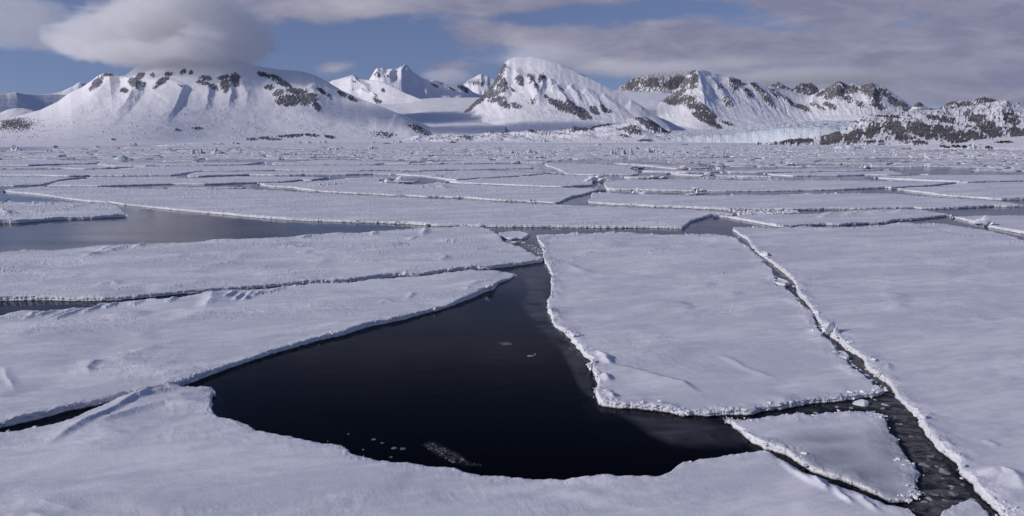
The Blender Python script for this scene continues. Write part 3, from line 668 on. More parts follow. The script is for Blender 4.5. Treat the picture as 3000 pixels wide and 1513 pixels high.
# ------------------------------------------------------------------ far pack: rows of smaller floes up to the shore ice
def far_pack():
    rng = np.random.default_rng(5)
    rows = [478, 474.5, 471, 467.5, 464, 460.8, 457.8, 455, 452.3, 449.8, 447.4, 445.2, 443.2, 441.3, 439.6, 438, 436.4, 434.9, 433.4, 432, 430.6]
    k = 0
    def cut(px):        # lower limit of the generated pack: the traced floes start here
        return np.interp(px, [-200, 0, 300, 560, 760, 1200, 1700, 1900, 2100, 2400, 2700, 3000, 3200], [471, 470, 468, 476, 470, 472, 473, 476, 490, 495, 493, 508, 510])
    low = [508, 503.5, 499, 494.5, 490, 486, 482]
    rows = low + rows
    def edge_y(i, px): return rows[i] + 0.5 * (rows[i] - 404) / 40 * fbm(np.asarray(px) / 260.0 + i * 7.7, np.full(np.shape(px), i * 3.3), 3, 400 + i)
    for i in range(len(rows) - 1):
        d = rows[i] - 404
        mean = 105 + 3.2 * (90 - d) * (d < 90)
        xs = [-140.0]
        while xs[-1] < 3140: xs.append(xs[-1] + mean * rng.uniform(0.35, 1.75))
        for a, b in zip(xs[:-1], xs[1:]):
            if rows[i] > cut(0.5 * (a + b)) - 0.5: continue
            xm = 0.5 * (a + b)
            if rows[i + 1] < 441 - xm / 45.0: continue
            drop = 0.07 if d > 45 else 0.03
            if rng.random() < drop: continue
            n = max(3, int((b - a) / 26))
            gx = np.linspace(a + rng.uniform(.5, 3), b - rng.uniform(.5, 3), n + 1)
            lean = rng.uniform(-9, 9)
            g0, g1 = rng.uniform(0.0, 0.13, 2) * (rows[i] - rows[i + 1])
            bot = [(u + lean, edge_y(i, u) - g0) for u in gx]
            top = [(u - lean, edge_y(i + 1, u) + g1 * .3) for u in gx][::-1]
            floe('flat snow-covered floe in the crowded far pack below the shore', [(float(p), float(q)) for p, q in bot + top], fb=0.3 * rng.uniform(.7, 1.3), sp=9, jag=0.6, rough=0.8, edge=5,
                 group='floes of the far pack', rim=[(0, 1, 0.5, 5 if d > 26 else 2, 0.25)])
            k += 1
    return k
NFAR = far_pack()

# fast ice along the shore
FI = [(-300,431),(0,428),(150,430.5),(500,430),(1000,430.2),(1500,429.9),(2000,430.2),(2500,430),(3000,430.3),(3300,430),(3300,416),(3000,415.6),(2400,415.5),(1900,415.2),(1300,415.2),(700,415.6),(560,418),(420,424.5),(200,428),(-300,433)]
FI = [(400,430.4),(1000,430.2),(1500,429.9),(2000,430.2),(2500,430),(3000,430.3),(3300,430),(3300,416),(3000,415.6),(2400,415.5),(1900,415.2),(1300,415.2),(700,415.6),(560,420),(470,426)]
floe('smooth sheet of fast ice along the foot of the mountains and the glacier front', FI, fb=0.3, sp=7, jag=0.3, rough=0.8, name='fast_ice', cat='ice sheet', edge=5)
# ------------------------------------------------------------------ mountains: each a sheet from its foot, over the crest and down the back
def mountain(label, u0, u1, crest, Yc, foot, prof=1.7, du=2.2, nt=150, spurs=(), rocks=(), base_rock=0.0, speck=0.0, speck_zone=None,
             noise=1.0, gully=1.0, gw=34.0, jag=0.0, mat=None, foot_is_Y=False, name='mountain', lean=0.0, rk_scale=1.0, seed=1, back=1.6, strat=0.0, attrs=None, kind='structure', cat='mountain', post=None, bank=0.0, csm=40.0, streak=0.0, nsc=1.0, n3w=1.0):
    us = np.arange(u0, u1 + du, du)
    ts = np.concatenate([np.linspace(0, 1, nt) ** 0.85, np.linspace(1.0, back, nt // 6)[1:]])
    U, T = np.meshgrid(us, ts)
    cpy = ip(crest, us)
    yc = ip(Yc, us)
    k_ = int(80 / du); yc = np.convolve(np.pad(yc, k_, mode='edge'), np.ones(2 * k_ + 1) / (2 * k_ + 1), 'valid')
    cpy = cpy + jag * (fbm(us / 24.0, us * 0 + seed, 4, seed, 0.5) * 1.6)
    _, zc = on_Y(us, cpy, yc)
    if foot_is_Y: yf = ip(foot, us)
    else:
        _, yf = on_z(us, ip(foot, us), 0.0)
    yf = np.convolve(np.pad(yf, k_, mode='edge'), np.ones(2 * k_ + 1) / (2 * k_ + 1), 'valid')
    yf = np.minimum(yf, yc * 0.97)
    tt = np.clip(T, 0, 1)
    Y = yf + T * (yc - yf)
    pr = bank * np.minimum(tt / 0.03, 1) + (1 - bank) * tt ** prof
    def smooth(v, sig):
        k = int(3 * sig / du); ker = np.exp(-0.5 * (np.arange(-k, k + 1) * du / sig) ** 2); ker /= ker.sum()
        return np.convolve(np.pad(v, k, mode='edge'), ker, 'valid')
    zs = smooth(zc, csm)
    Z0 = zs * pr + (zc - zs) * tt ** 4.5
    bk = np.clip(T - 1, 0, None)
    Z0 = Z0 - zc * np.minimum((bk / (back - 1)) ** 1.0, 1) * 1.03
    dx, _, _ = ray(us, cpy); slope_x = dx / (CP + (CY - cpy) / F * SP)
    X = slope_x * Y
    PU, PV = proj(X, Y, Z0)
    S = max(1.0, float(np.mean(yc)) / F)        # metres per photograph pixel at the crest
    # features in metres; measured on the face in photograph pixels of the base surface
    env = np.clip(1 - np.abs(2 * tt - 1), 0, 1) ** 0.5 * (T <= 1)
    dz = np.zeros_like(Z0)
    wob = 7 * fbm(PU / 30.0, PV / 22.0, 3, seed + 4)
    for pts, h, wl, wr in spurs:
        ds, sd, par = seg_dist(PU + wob, PV, pts)
        w = np.where(sd > 0, wl, wr)      # lines run down the face: positive side is the left one
        e = np.clip(np.minimum(par * 8 + 0.05, (1 - par) * 2.2), 0, 1)
        dz += h * S * e * np.clip(1 - ds / w, 0, None) ** 1.2 * (T <= 1.02)
    # gullies run down the face
    lx = PU + lean * (PV - np.min(cpy))
    g = ridged(lx / gw + 0.6 * fbm(PU / 60, PV / 50, 2, seed + 8), PV / (gw * 4.5), 4, seed + 20, 0.55)
    dz += gully * S * 3.2 * g * env * sstep(0.22, 0.75, tt)
    nn = fbm(X / (70 * S), Y / (70 * S), 5, seed + 30, 0.55)
    dz += noise * S * 7.0 * nn * np.minimum(tt * 4, 1) * np.clip(env + 0.15, 0, 1)
    hum = fbm(X / (14 * S), Y / (14 * S), 4, seed + 40, 0.6)
    dz += noise * S * 1.1 * hum * np.minimum(tt * 6 + 0.05, 1) * np.clip(env * 1.5, 0, 1)
    rk = np.full_like(Z0, base_rock)
    for r in rocks:
        cx, cy, rx, ry = r[:4]; an = math.radians(r[4] if len(r) > 4 else 0); s = r[5] if len(r) > 5 else 1.0
        a = (PU - cx) * math.cos(an) + (PV - cy) * math.sin(an); b = -(PU - cx) * math.sin(an) + (PV - cy) * math.cos(an)
        rk = np.maximum(rk, s * np.exp(-((a / rx) ** 2 + (b / ry) ** 2) * 0.9))
    n1 = fbm(lx / (7.0 * nsc), PV / (7.0 * nsc), 5, seed + 50, 0.68); n2 = ridged((PU + 0.5 * PV) / 9.0, (PV - 0.35 * PU) / 6.0, 4, seed + 60, 0.6)
    n3 = fbm((PU + 0.25 * PV) / 2.6, PV / 3.4, 3, seed + 66, 0.7)
    ribs = ridged((PU + 0.55 * PV + 5 * n1) / (8.5 * nsc), (PV - 0.2 * PU) / (17.0 * nsc), 3, seed + 61, 0.55)
    rv = rk * 1.06 - 0.74 + (0.50 * n1 + 0.80 * (ribs - 0.05) + 1.1 * n3w * n3) * np.clip(rk * 1.7, 0, 1)
    if streak: rv += streak * np.clip(rk * 1.7, 0, 1) * (fbm((PU - 0.7 * PV) / 7.0, (PV + 0.5 * PU) / 16.0, 4, seed + 75, 0.65) * 1.6)
    if strat: rv += strat * np.clip(rk * 1.5, 0, 1) * ridged(PU / 60.0, (PV + 0.18 * PU) / 4.0, 3, seed + 70)
    if speck:
        sz = speck_zone(PU, PV) if speck_zone else 1.0
        cl = sstep(-0.1, 0.5, fbm(PU / 45, PV / 12, 3, seed + 81))
        q = fbm(PU / 4.2, PV / 2.1, 3, seed + 80, 0.7)
        rv = np.maximum(rv, q * 1.5 - 0.72 + 0.42 * cl * speck - (1 - sz) * 1.2)
    ro = sstep(-0.1, 0.25, rv)
    dz += ro * S * rk_scale * (2.2 * ridged(PU / 6.0, PV / 5.0, 4, seed + 90, 0.6) + 0.6) * (T <= 1.0) * np.clip((1 - tt) * 12, 0, 1)
    Z = Z0 + dz
    Z = np.where(T <= 0, -2.0, Z); Z = np.where(T >= back - 1e-6, -8.0, Z)
    at = {'rock': np.clip(0.5 + rv * 0.9, 0, 1).ravel()}
    if post:
        Z, at = post(PU, PV, X, Y, Z, T, tt, at); Y = PZ[0]
    nu, nr = len(us), len(ts)
    i = np.arange(nr - 1)[:, None] * nu + np.arange(nu - 1)[None, :]
    Fq = np.stack([i, i + 1, i + nu + 1, i + nu], -1).reshape(-1, 4)
    V = np.stack([X, Y, Z], -1).reshape(-1, 3)
    o = mesh_obj(name, V, Fq, mat or M_MTN, None, True, at)
    tag(o, label, cat, None, kind); return o

# big left massif under the cap cloud
mountain('broad flat-topped white mountain at left with dark rock bands under a cap cloud', -190, 1470,
    [(-190,402),(-100,380),(0,352),(60,338),(120,322),(170,298),(205,272),(240,258),(268,240),(284,228),(300,221),(320,214),(335,222),(350,228),(362,225),(380,212),(400,196),(425,184),(445,174),(480,164),(560,158),(640,164),(700,177),(715,183),(760,195),(820,205),(880,209),(920,220),(960,240),(1000,265),(1060,292),(1100,306),(1150,326),(1200,347),(1260,374),(1330,391),(1400,400),(1470,408)],
    [(-190,2550),(0,2700),(200,2880),(330,2960),(450,3020),(700,3000),(1000,2880),(1300,2620),(1470,2450)],
    [(-190,436),(0,432.5),(250,428.5),(400,425.5),(560,421),(800,418.8),(1000,418.2),(1470,417)],
    prof=1.9, du=2.0, nt=190, lean=0.35, gully=0.22, gw=60, noise=0.34, jag=0.6, csm=70, seed=3, speck=0.62,
    speck_zone=lambda u, v: sstep(275, 330, v) * (1 - .5 * sstep(405, 416, v)) + 0.75 * np.exp(-((u - 40) / 70) ** 2 - ((v - 365) / 22) ** 2),
    spurs=[([(408,236),(396,268),(370,306),(335,340)], 13, 85, 24), ([(547,250),(532,280),(514,318),(480,352)], 8, 105, 16), ([(606,240),(613,280),(602,330)], 6, 48, 16),
           ([(672,238),(677,280),(666,325)], 6, 44, 18), ([(704,232),(724,280),(722,322)], 5, 22, 30), ([(332,226),(302,262),(262,297),(190,345)], 9, 60, 34), ([(905,250),(932,292),(960,325)], 8, 40, 34), ([(790,222),(835,268),(852,305)], 7, 46, 30),
           ([(1150,340),(1200,365),(1290,390)], 7, 50, 18), ([(1080,350),(1180,362),(1260,392)], 5, 40, 14)],
    rocks=[(318,222,24,8,-20,1.05),(285,249,22,14,-50,1.05),(270,266,14,9,-50,.8),(408,226,20,9,-35,1.05),(396,252,18,20,-60,1.05),(365,277,9,13,-70,1),(423,251,6,14,10,.8),(446,220,9,9,-40,.7),(493,218,15,8,-10,1),(474,242,26,10,-32,1.0),(455,256,12,8,-40,.8),(536,213,13,8,-40,.95),(559,214,9,7,-45,.8),
           (602,230,20,8,5,1),(594,246,20,9,20,.95),(625,257,18,11,30,.75),(656,228,22,8,-10,.95),(660,249,17,20,10,1),(687,230,16,16,20,1.05),(691,247,12,14,0,.9),(660,268,8,12,0,.9),(533,262,8,16,-65,.6),
           (773,220,22,8,15,1.05),(803,234,30,10,25,1.05),(829,250,27,11,20,1),(788,259,17,9,0,.8),(815,277,18,10,-10,1),(870,271,30,11,5,1.08),(846,298,40,15,-3,1.15),(889,294,26,16,20,1.15),(912,296,18,12,20,1),(928,318,17,10,40,.95),(940,271,16,9,35,.9),(965,285,14,8,35,.7),(912,288,20,9,20,.9),(1001,276,18,7,25,.95),(1032,290,17,8,30,.95),(1106,298,17,7,20,.9),(1010,262,12,5,30,.6),
           (735,409,18,4,0,.85),(775,405,26,5,-5,.75),(850,399,50,5,-4,.8),(910,397,26,5,5,.9),(965,402,30,6,10,.66),(800,409,40,4,0,.62),(620,424,14,3,0,.5),(40,362,40,14,-20,.44),(40,375,14,4,0,.55),(1230,388,60,12,18,.62),(1120,395,60,14,5,.52),(575,377,18,5,0,.75),(520,382,14,4,0,.6),(330,410,12,4,0,.6)])

# far hills at the left edge (their faces turn away from the sun)
mountain('low shaded blue-grey hill at the far left edge behind the big mountain', -260, 200,
    [(-260,262),(-120,270),(-40,276),(0,276),(20,276),(48,270),(70,275),(100,277),(125,278),(150,276),(200,279)],
    [(-260,3600),(-40,4700),(60,5200),(200,6200)], [(-260,2700),(0,3300),(200,4300)], foot_is_Y=True, prof=1.0, nt=60, du=3, gully=0.3, noise=0.6, seed=21, jag=.5, rocks=[(110,290,30,10,0,.3)], mat=M_MTN)
mountain('distant pale ridge rising to a small summit left of the big mountain', 100, 420,
    [(100,300),(130,279),(170,272),(195,264),(215,258),(228,248),(243,243),(252,245),(266,244),(290,246),(420,330)],
    [(100,6600),(250,7000),(420,7400)], [(100,5400),(420,6400)], foot_is_Y=True, prof=1.1, nt=50, du=2.5, gully=0.8, noise=0.8, seed=22, jag=.8, spurs=[([(240,246),(215,262),(180,275)],5,20,14)])
mountain('small rounded snow hill at the left edge in front of the shaded hill', -200, 190,
    [(-200,330),(-40,334),(0,331),(20,322),(45,317),(70,318),(95,323),(110,336),(125,330),(150,322),(170,322),(190,340)],
    [(-200,2900),(190,3200)], [(-200,2500),(190,2800)], foot_is_Y=True, prof=0.8, nt=40, du=3, gully=0.2, noise=0.8, seed=23)

# valley glacier and the peaks round its head
mountain('smooth valley glacier between the flat-topped mountain and the pyramid mountain', 820, 1480,
    [(820,300),(960,303),(1100,300),(1195,295),(1235,290),(1290,287),(1400,286),(1480,288)],
    [(820,4700),(1480,4700)], [(820,2300),(1300,2250),(1480,2300)], foot_is_Y=True, prof=1.05, nt=70, du=4, gully=0.15, noise=0.5, gw=90, seed=31, back=1.9, speck=0.35,
    speck_zone=lambda u, v: sstep(345, 375, v), name='glacier', cat='glacier')
mountain('sharp white twin peak with sunlit and shaded sides at the valley head', 1020, 1430,
    [(1020,285),(1060,250),(1080,236),(1088,226),(1096,214),(1106,203),(1120,199),(1132,204),(1142,202),(1152,205),(1163,203),(1175,196),(1186,207),(1200,217),(1212,226),(1228,236),(1250,233),(1290,238),(1330,243),(1352,246),(1372,258),(1385,270),(1430,290)],
    [(1020,6400),(1180,6400),(1300,6900),(1430,7000)], [(1020,5000),(1200,4900),(1430,5300)], foot_is_Y=True, prof=1.35, nt=110, du=1.8, gully=0.4, gw=30, noise=1.2, jag=0.6, csm=9, seed=32, lean=-0.5,
    spurs=[([(1176,198),(1200,228),(1235,258),(1275,286)], 20, 26, 34), ([(1110,203),(1098,225),(1090,240)], 8, 14, 20), ([(1152,205),(1140,228),(1120,243)], 9, 14, 18), ([(1260,240),(1290,265),(1330,285)], 6, 16, 20)],
    rocks=[(1105,225,12,10,0,.62),(1130,232,22,6,20,.55),(1275,258,18,4,28,.75),(1325,262,18,4,28,.8),(1352,258,16,8,30,.95),(1365,266,10,8,30,.9),(1290,245,14,5,0,.6),(1225,240,8,4,40,.5)])
mountain('snow ridge with a sunlit left end, standing before the twin peak', 950, 1290,
    [(950,250),(975,236),(1000,230),(1020,224),(1027,222),(1036,228),(1050,232),(1075,234),(1110,238),(1140,250),(1165,262),(1190,274),(1215,284),(1240,294),(1290,312)],
    [(950,5200),(1030,5200),(1150,4700),(1290,4300)], [(950,3900),(1290,3700)], foot_is_Y=True, prof=1.3, nt=90, du=2, gully=0.3, gw=40, noise=0.6, seed=33, csm=18, jag=.7,
    spurs=[([(1026,224),(1040,245),(1068,262),(1050,280)], 12, 50, 22), ([(1050,270),(1090,282),(1110,292)], 7, 30, 8)], rocks=[(1023,230,8,4,0,.6),(1040,252,14,3,20,.62),(1122,266,9,8,60,.7),(1106,298,15,7,20,.95)])
mountain('distant jagged snowy peak in the gap left of the pyramid mountain', 1330, 1480,
    [(1330,262),(1360,248),(1372,235),(1381,231),(1392,227),(1399,220),(1408,217),(1416,222),(1424,224),(1436,228),(1450,232),(1480,250)],
    [(1330,8800),(1480,8800)], [(1330,7600),(1480,7600)], foot_is_Y=True, prof=1.1, nt=60, du=1.5, gully=1.5, gw=14, noise=1.0, jag=2.6, csm=10, seed=34, rocks=[(1400,245,40,18,0,.56)])

# pyramid mountain
mountain('pyramid-shaped snowy mountain in the centre with a rocky left ridge, summit in thin cloud', 1330, 2040,
    [(1330,352),(1355,330),(1374,314),(1390,300),(1405,286),(1420,274),(1432,262),(1442,254),(1452,236),(1462,217),(1470,203),(1474,190),(1482,182),(1492,173),(1510,167),(1560,167),(1600,174),(1640,188),(1665,200),(1690,212),(1720,226),(1760,246),(1800,268),(1850,293),(1880,312),(1900,328),(1940,354),(1980,386),(2010,402),(2040,410)],
    [(1330,3400),(1400,3700),(1490,3950),(1700,3700),(1900,3250),(2040,2750)], [(1330,2500),(1700,2350),(2040,2300)], foot_is_Y=True, prof=1.5, du=1.8, nt=180, lean=-0.55, gully=0.75, gw=27, noise=0.6, jag=1.3, seed=41, speck=0.45,
    speck_zone=lambda u, v: sstep(330, 370, v), strat=0.16,
    spurs=[([(1480,186),(1484,225),(1478,265),(1474,300),(1440,322),(1380,338)], 11.2, 69, 20), ([(1500,200),(1530,240),(1560,275),(1572,300)], 6.8, 24, 26),
           ([(1545,222),(1560,250),(1575,285),(1582,320)], 10.5, 18, 24), ([(1580,222),(1590,255),(1582,290)], 9.0, 21, 16), ([(1625,250),(1640,275),(1672,312),(1700,338)], 7.5, 24, 18), ([(1665,252),(1690,280),(1720,322)], 6.8, 24, 16),
           ([(1710,262),(1745,296),(1770,330)], 5.2, 24, 16), ([(1760,280),(1800,310),(1840,338)], 4.5, 27, 16), ([(1840,300),(1880,322),(1905,345)], 3.8, 27, 16), ([(1610,232),(1620,262),(1618,290)], 6.0, 21, 18)],
    rocks=[(1468,206,14,24,10,1.0),(1450,235,24,24,-40,1.0),(1430,258,34,18,-40,.95),(1412,280,38,14,-20,.95),(1440,282,36,12,-5,.85),(1395,300,26,11,-20,.92),(1470,262,18,24,0,.85),(1375,318,24,9,-30,.85),(1455,300,30,10,0,.75),(1475,310,30,11,10,.72),(1510,312,24,10,25,.66),(1502,266,14,5,30,.62),(1521,242,15,12,40,.85),(1530,250,8,8,40,.7),(1548,228,8,13,20,.7),(1555,245,8,14,10,.7),(1583,236,10,20,15,.82),(1570,264,8,14,0,.7),(1592,228,8,14,0,.7),(1560,300,14,20,60,.5),
           (1618,302,14,9,40,.95),(1638,311,22,13,35,1.0),(1655,318,16,12,40,.9),(1673,318,22,16,45,1.02),(1690,330,18,12,40,.9),(1704,334,22,16,45,1.0),(1722,342,18,8,40,.8),(1739,326,20,10,40,.85),(1768,322,17,10,40,.8),(1785,330,14,8,30,.6),(1645,267,8,4,30,.7),(1665,190,14,6,35,.7),(1700,214,24,5,32,.72),(1735,232,14,4,32,.6),(1600,288,12,8,50,.6)])
# moraine and hummocks at its foot
mountain('low hummocky moraine of snow and stones along the shore left of the glacier front', 1180, 2050,
    [(1180,414),(1230,404),(1280,396),(1330,392),(1352,396),(1372,397),(1400,394),(1440,389),(1500,387),(1560,383),(1640,376),(1700,372),(1760,366),(1800,360),(1840,350),(1870,342),(1885,342),(1900,348),(1920,360),(1945,376),(1965,392),(1990,405),(2010,415),(2050,420)],
    [(1180,2250),(1400,2450),(1700,2700),(1880,2750),(2050,2350)], [(1180,2080),(1500,2120),(1800,2060),(2050,2020)], foot_is_Y=True, prof=0.9, du=1.8, nt=110, gully=0.7, gw=20, noise=2.0, jag=1.6, seed=51, speck=1.0, back=1.5,
    rocks=[(1365,404,42,6,0,.62),(1430,391,20,3,0,.9),(1475,388,16,4,0,.85),(1480,398,12,3,0,.9),(1560,388,30,5,0,.6),(1700,382,60,8,-4,.62),(1760,372,40,6,-8,.72),(1840,376,40,10,-10,.62),(1870,352,26,8,30,.7),(1885,362,24,10,35,1.0),(1915,372,24,14,40,1.05),(1895,352,20,6,45,1.0),(1855,390,40,10,10,.62),(1945,385,18,10,35,.7),(1890,413,24,4,0,1.0),(1830,400,40,8,0,.5),(1640,395,80,7,0,.5)])

# snowfield pass and the dark ridge behind it
mountain('smooth snowfield pass between the pyramid mountain and the rocky ridge mountain', 1730, 2130,
    [(1730,262),(1790,264),(1830,268),(1900,270),(1980,276),(2130,300)], [(1730,5600),(2130,5600)], [(1730,3000),(1950,2850),(2130,2900)], foot_is_Y=True, prof=1.15, du=4, nt=70, gully=0.15, gw=60, noise=0.5, seed=61, name='glacier', cat='glacier')
mountain('dark rocky ridge fading into cloud behind the snowfield pass', 1790, 2110,
    [(1790,272),(1812,258),(1830,244),(1850,234),(1880,224),(1920,214),(1960,210),(2000,208),(2060,210),(2110,225)], [(1790,6600),(2110,6600)], [(1790,5700),(2110,5700)], foot_is_Y=True, prof=0.9, du=1.8, nt=70, gully=1.2, gw=20, noise=1.0, jag=2.0, seed=62, base_rock=.45,
    rocks=[(1845,252,34,16,-25,1.0),(1910,246,40,18,0,.9),(1970,252,40,22,0,.95),(1990,232,30,14,0,.8)], mat=M_MTN_DARK)
# rocky ridge mountain
mountain('long rocky ridge mountain with a dark left face and streaked snow slopes behind the glacier', 1925, 2740,
    [(1925,312),(1935,300),(1950,288),(1965,276),(1985,260),(2000,244),(2012,226),(2022,214),(2032,207),(2045,206),(2080,211),(2105,218),(2130,224),(2160,231),(2200,240),(2260,254),(2310,266),(2350,276),(2376,282),(2392,272),(2408,262),(2424,256),(2440,250),(2452,243),(2464,239),(2476,246),(2488,248),(2500,243),(2514,250),(2526,252),(2540,245),(2556,243),(2570,246),(2586,253),(2604,264),(2630,281),(2655,300),(2675,312),(2700,330),(2740,350)],
    [(1925,4300),(2030,4400),(2250,4700),(2380,4900),(2470,4600),(2740,4200)], [(1925,3250),(2100,3150),(2740,3300)], foot_is_Y=True, prof=1.25, du=1.8, nt=150, lean=-0.6, gully=1.0, gw=20, noise=0.7, jag=1.6, seed=71, speck=0.5, mat=M_MTN_DARK,
    spurs=[([(2033,208),(2050,245),(2058,290),(2066,325),(2092,362)], 16, 70, 40), ([(2120,226),(2170,268),(2230,318)], 7, 16, 18), ([(2190,242),(2240,280),(2290,330)], 7, 16, 18), ([(2075,225),(2110,270),(2160,330)], 6, 16, 18), ([(2250,258),(2300,300),(2340,335)], 6, 16, 16), ([(2464,242),(2450,280),(2430,310)], 12, 24, 20), ([(2552,246),(2560,280),(2550,320)], 11, 26, 22), ([(2390,280),(2380,300),(2400,330)], 6, 20, 14)],
    rocks=[(2028,218,14,16,20,.95),(2005,250,24,20,-40,.78),(2030,255,18,30,10,.80),(1985,280,34,14,-25,.88),(1965,298,34,12,15,1.0),(2010,300,36,16,10,.80),(2035,320,30,14,15,.95),(2048,345,24,11,30,1.0),(2075,355,26,12,30,1.0),(2065,338,16,18,10,.95),(2100,368,20,7,40,1.1),(2085,342,22,10,20,.72),(2128,362,26,6,20,.7),
           (2165,242,30,10,30,.74),(2150,255,26,16,50,.68),(2190,275,30,12,50,.62),(2215,262,40,10,35,.70),(2245,295,40,12,45,.64),(2270,280,34,9,40,.62),(2310,300,40,12,35,.62),(2350,318,36,10,20,.68),(2395,316,30,9,20,.66),(2130,300,30,20,50,.56),(2110,260,20,16,50,.54),
           (2462,248,20,10,0,1.0),(2430,262,30,12,-35,.98),(2405,275,22,9,-35,.9),(2445,280,34,16,-15,1.05),(2490,262,28,16,0,.92),(2478,290,26,12,20,.8),(2430,312,26,9,20,.78),(2540,262,24,20,30,1.0),(2560,285,26,20,30,.95),(2590,272,24,14,35,.85),(2570,312,30,14,20,.74),(2615,298,30,14,35,.76),(2645,310,24,12,30,.7),(2520,310,24,14,30,.62),(2660,325,30,10,10,.7)])
mountain('small rock tips poking from cloud behind the rocky ridge mountain', 2225, 2440,
    [(2225,300),(2250,258),(2262,248),(2280,241),(2296,250),(2312,258),(2324,262),(2336,250),(2348,244),(2362,246),(2378,244),(2392,254),(2410,280),(2440,310)], [(2225,6000),(2440,6000)], [(2225,5300),(2440,5300)], foot_is_Y=True, prof=0.9, du=1.6, nt=50, gully=1.2, gw=14, jag=2.4, seed=72, base_rock=.6, mat=M_MTN_DARK)
mountain('distant dark-topped snow ridge near the right edge', 2670, 3230,
    [(2670,322),(2700,318),(2745,318),(2762,312),(2778,300),(2800,296),(2825,297),(2850,293),(2866,287),(2884,284),(2900,287),(2918,294),(2936,298),(2960,300),(2990,306),(3010,303),(3060,312),(3230,330)], [(2670,3900),(3230,3900)], [(2670,3000),(3230,3000)], foot_is_Y=True, prof=0.9, du=2, nt=80, gully=1.0, gw=20, noise=1.0, jag=1.6, seed=73, base_rock=.5, mat=M_MTN_DARK,
    rocks=[(2785,305,22,8,-20,.95),(2825,306,34,8,0,.9),(2875,294,30,8,-5,.9),(2905,298,22,10,20,.8),(2850,312,40,8,10,.55)])
mountain('small dark knob on the snow saddle right of the rocky ridge mountain', 2655, 2760,
    [(2655,330),(2670,318),(2680,306),(2690,299),(2700,302),(2706,308),(2718,316),(2760,330)], [(2655,4100),(2760,4100)], [(2655,3600),(2760,3600)], foot_is_Y=True, prof=0.8, du=1.6, nt=40, gully=1, gw=12, jag=1.5, seed=74, rocks=[(2690,308,16,9,0,1.05)], mat=M_MTN_DARK)
# near dark hill at right
mountain('rounded dark rocky hill with streaks of snow on the right shore beside the glacier', 2205, 3260,
    [(2205,427),(2240,424),(2280,418),(2330,409),(2390,404),(2430,396),(2455,384),(2475,374),(2500,358),(2525,346),(2550,340),(2580,335),(2620,331),(2680,324),(2740,322),(2790,319),(2840,312),(2880,304),(2920,297),(2950,296),(2980,302),(3010,308),(3100,325),(3260,345)],
    [(2205,1520),(2400,1900),(2600,2200),(2900,2450),(3260,2500)], [(2205,1420),(2500,1400),(2800,1330),(3260,1300)], foot_is_Y=True, prof=0.85, du=1.8, nt=170, lean=-0.5, gully=1.0, gw=26, noise=1.3, jag=1.0, seed=81, speck=0.9, streak=0.45, nsc=1.7, n3w=0.5, base_rock=0.37, mat=M_HILL, rk_scale=1.0,
    spurs=[([(2560,340),(2530,370),(2490,400)], 8, 30, 30), ([(2950,298),(2930,340),(2950,390)], 9, 30, 30)],
    rocks=[(2330,418,50,7,-4,1.05),(2440,410,44,14,-15,1.02),(2500,405,34,18,-30,.95),(2415,400,30,8,-10,.9),(2560,385,40,22,-30,.78),(2620,380,50,24,20,.84),(2700,385,60,24,25,.88),(2780,395,60,22,20,1.02),(2850,400,50,16,10,1.05),(2900,380,44,24,20,.85),(2650,405,40,10,0,.74),(2690,418,40,6,0,.72),(2760,350,80,14,10,.6),(2860,350,50,18,20,.78),(2960,350,40,30,30,.62),(2980,390,40,20,10,.9),(2600,345,60,8,5,.62),(2560,416,60,6,0,.62)])
mountain('low sunlit snowy islet with dark rocks along its shore at the right edge', 2640, 3260,
    [(2640,433),(2665,430),(2690,427),(2720,424),(2770,423),(2810,420),(2835,416),(2860,411),(2890,407),(2930,404),(2960,402),(3000,399),(3080,395),(3260,392)],
    [(2640,1000),(2800,1080),(3000,1180),(3260,1200)], [(2640,950),(2760,930),(2900,900),(3260,880)], foot_is_Y=True, prof=0.62, du=1.8, nt=80, gully=0.05, gw=30, noise=0.22, jag=0.4, seed=82, mat=M_ISLET, name='islet', cat='islet', speck=0.3,
    rocks=[(2800,431,14,3,0,1.05),(2825,432,8,4,0,1.05),(2842,431,7,5,-60,1.1),(2775,433,10,2.5,0,.95),(2893,434,9,4,0,1.05),(2905,437,5,3,0,.8),(2940,419,34,2.5,0,.8),(2985,437,14,2,0,.6),(2870,424,12,3,0,.5),(2760,430,14,2,0,.6)])

# tidewater glacier
PZ = [None]
def glac_post(PU, PV, X, Y, Z, T, tt, at):
    S = 1.6
    cx, cy = X / 46.0, Y / 60.0
    wv = fbm(X / 260, Y / 260, 3, 5)
    cre = ridged(cx + 1.5 * wv, cy * 0.5, 3, 7, 0.6); cr2 = ridged(cx * 0.7 - 3 * wv, cy * 1.6, 3, 8, 0.6)
    broken = 0.35 + 0.65 * sstep(-0.25, 0.3, fbm(X / 420, Y / 380, 3, 12))
    amp = 9.0 * broken * np.minimum(tt / 0.02, 1) * (1 - 0.55 * sstep(.55, 1, tt))
    depth = sstep(0.35, 0.95, cre) * 0.9 + sstep(0.5, 0.95, cr2) * 0.6
    Z = Z - amp * depth * (T <= 1)
    fr_ = (T < 0.035) * (T > 0)
    Y = Y + fr_ * 7.0 * fbm(X / 20.0, Z / 13.0, 4, 23, .65)
    blue = 0.30 + 0.75 * depth * broken - 0.28 * sstep(0.3, 0.8, tt) - 0.15 * fbm(X / 300, Y / 300, 3, 14)
    front = 1 - sstep(0.02, 0.12, tt)
    blue = np.maximum(blue, 0.52 * front) + 0.55 * front * fbm(X / 16.0, Z / 12.0, 4, 19, .65)
    dirt = np.exp(-((PU - 1935) / 26) ** 2) * sstep(380, 410, PV)
    PZ[0] = Y
    return Z, {'blue': np.clip(blue, 0, 1).ravel(), 'dirt': dirt.ravel()}
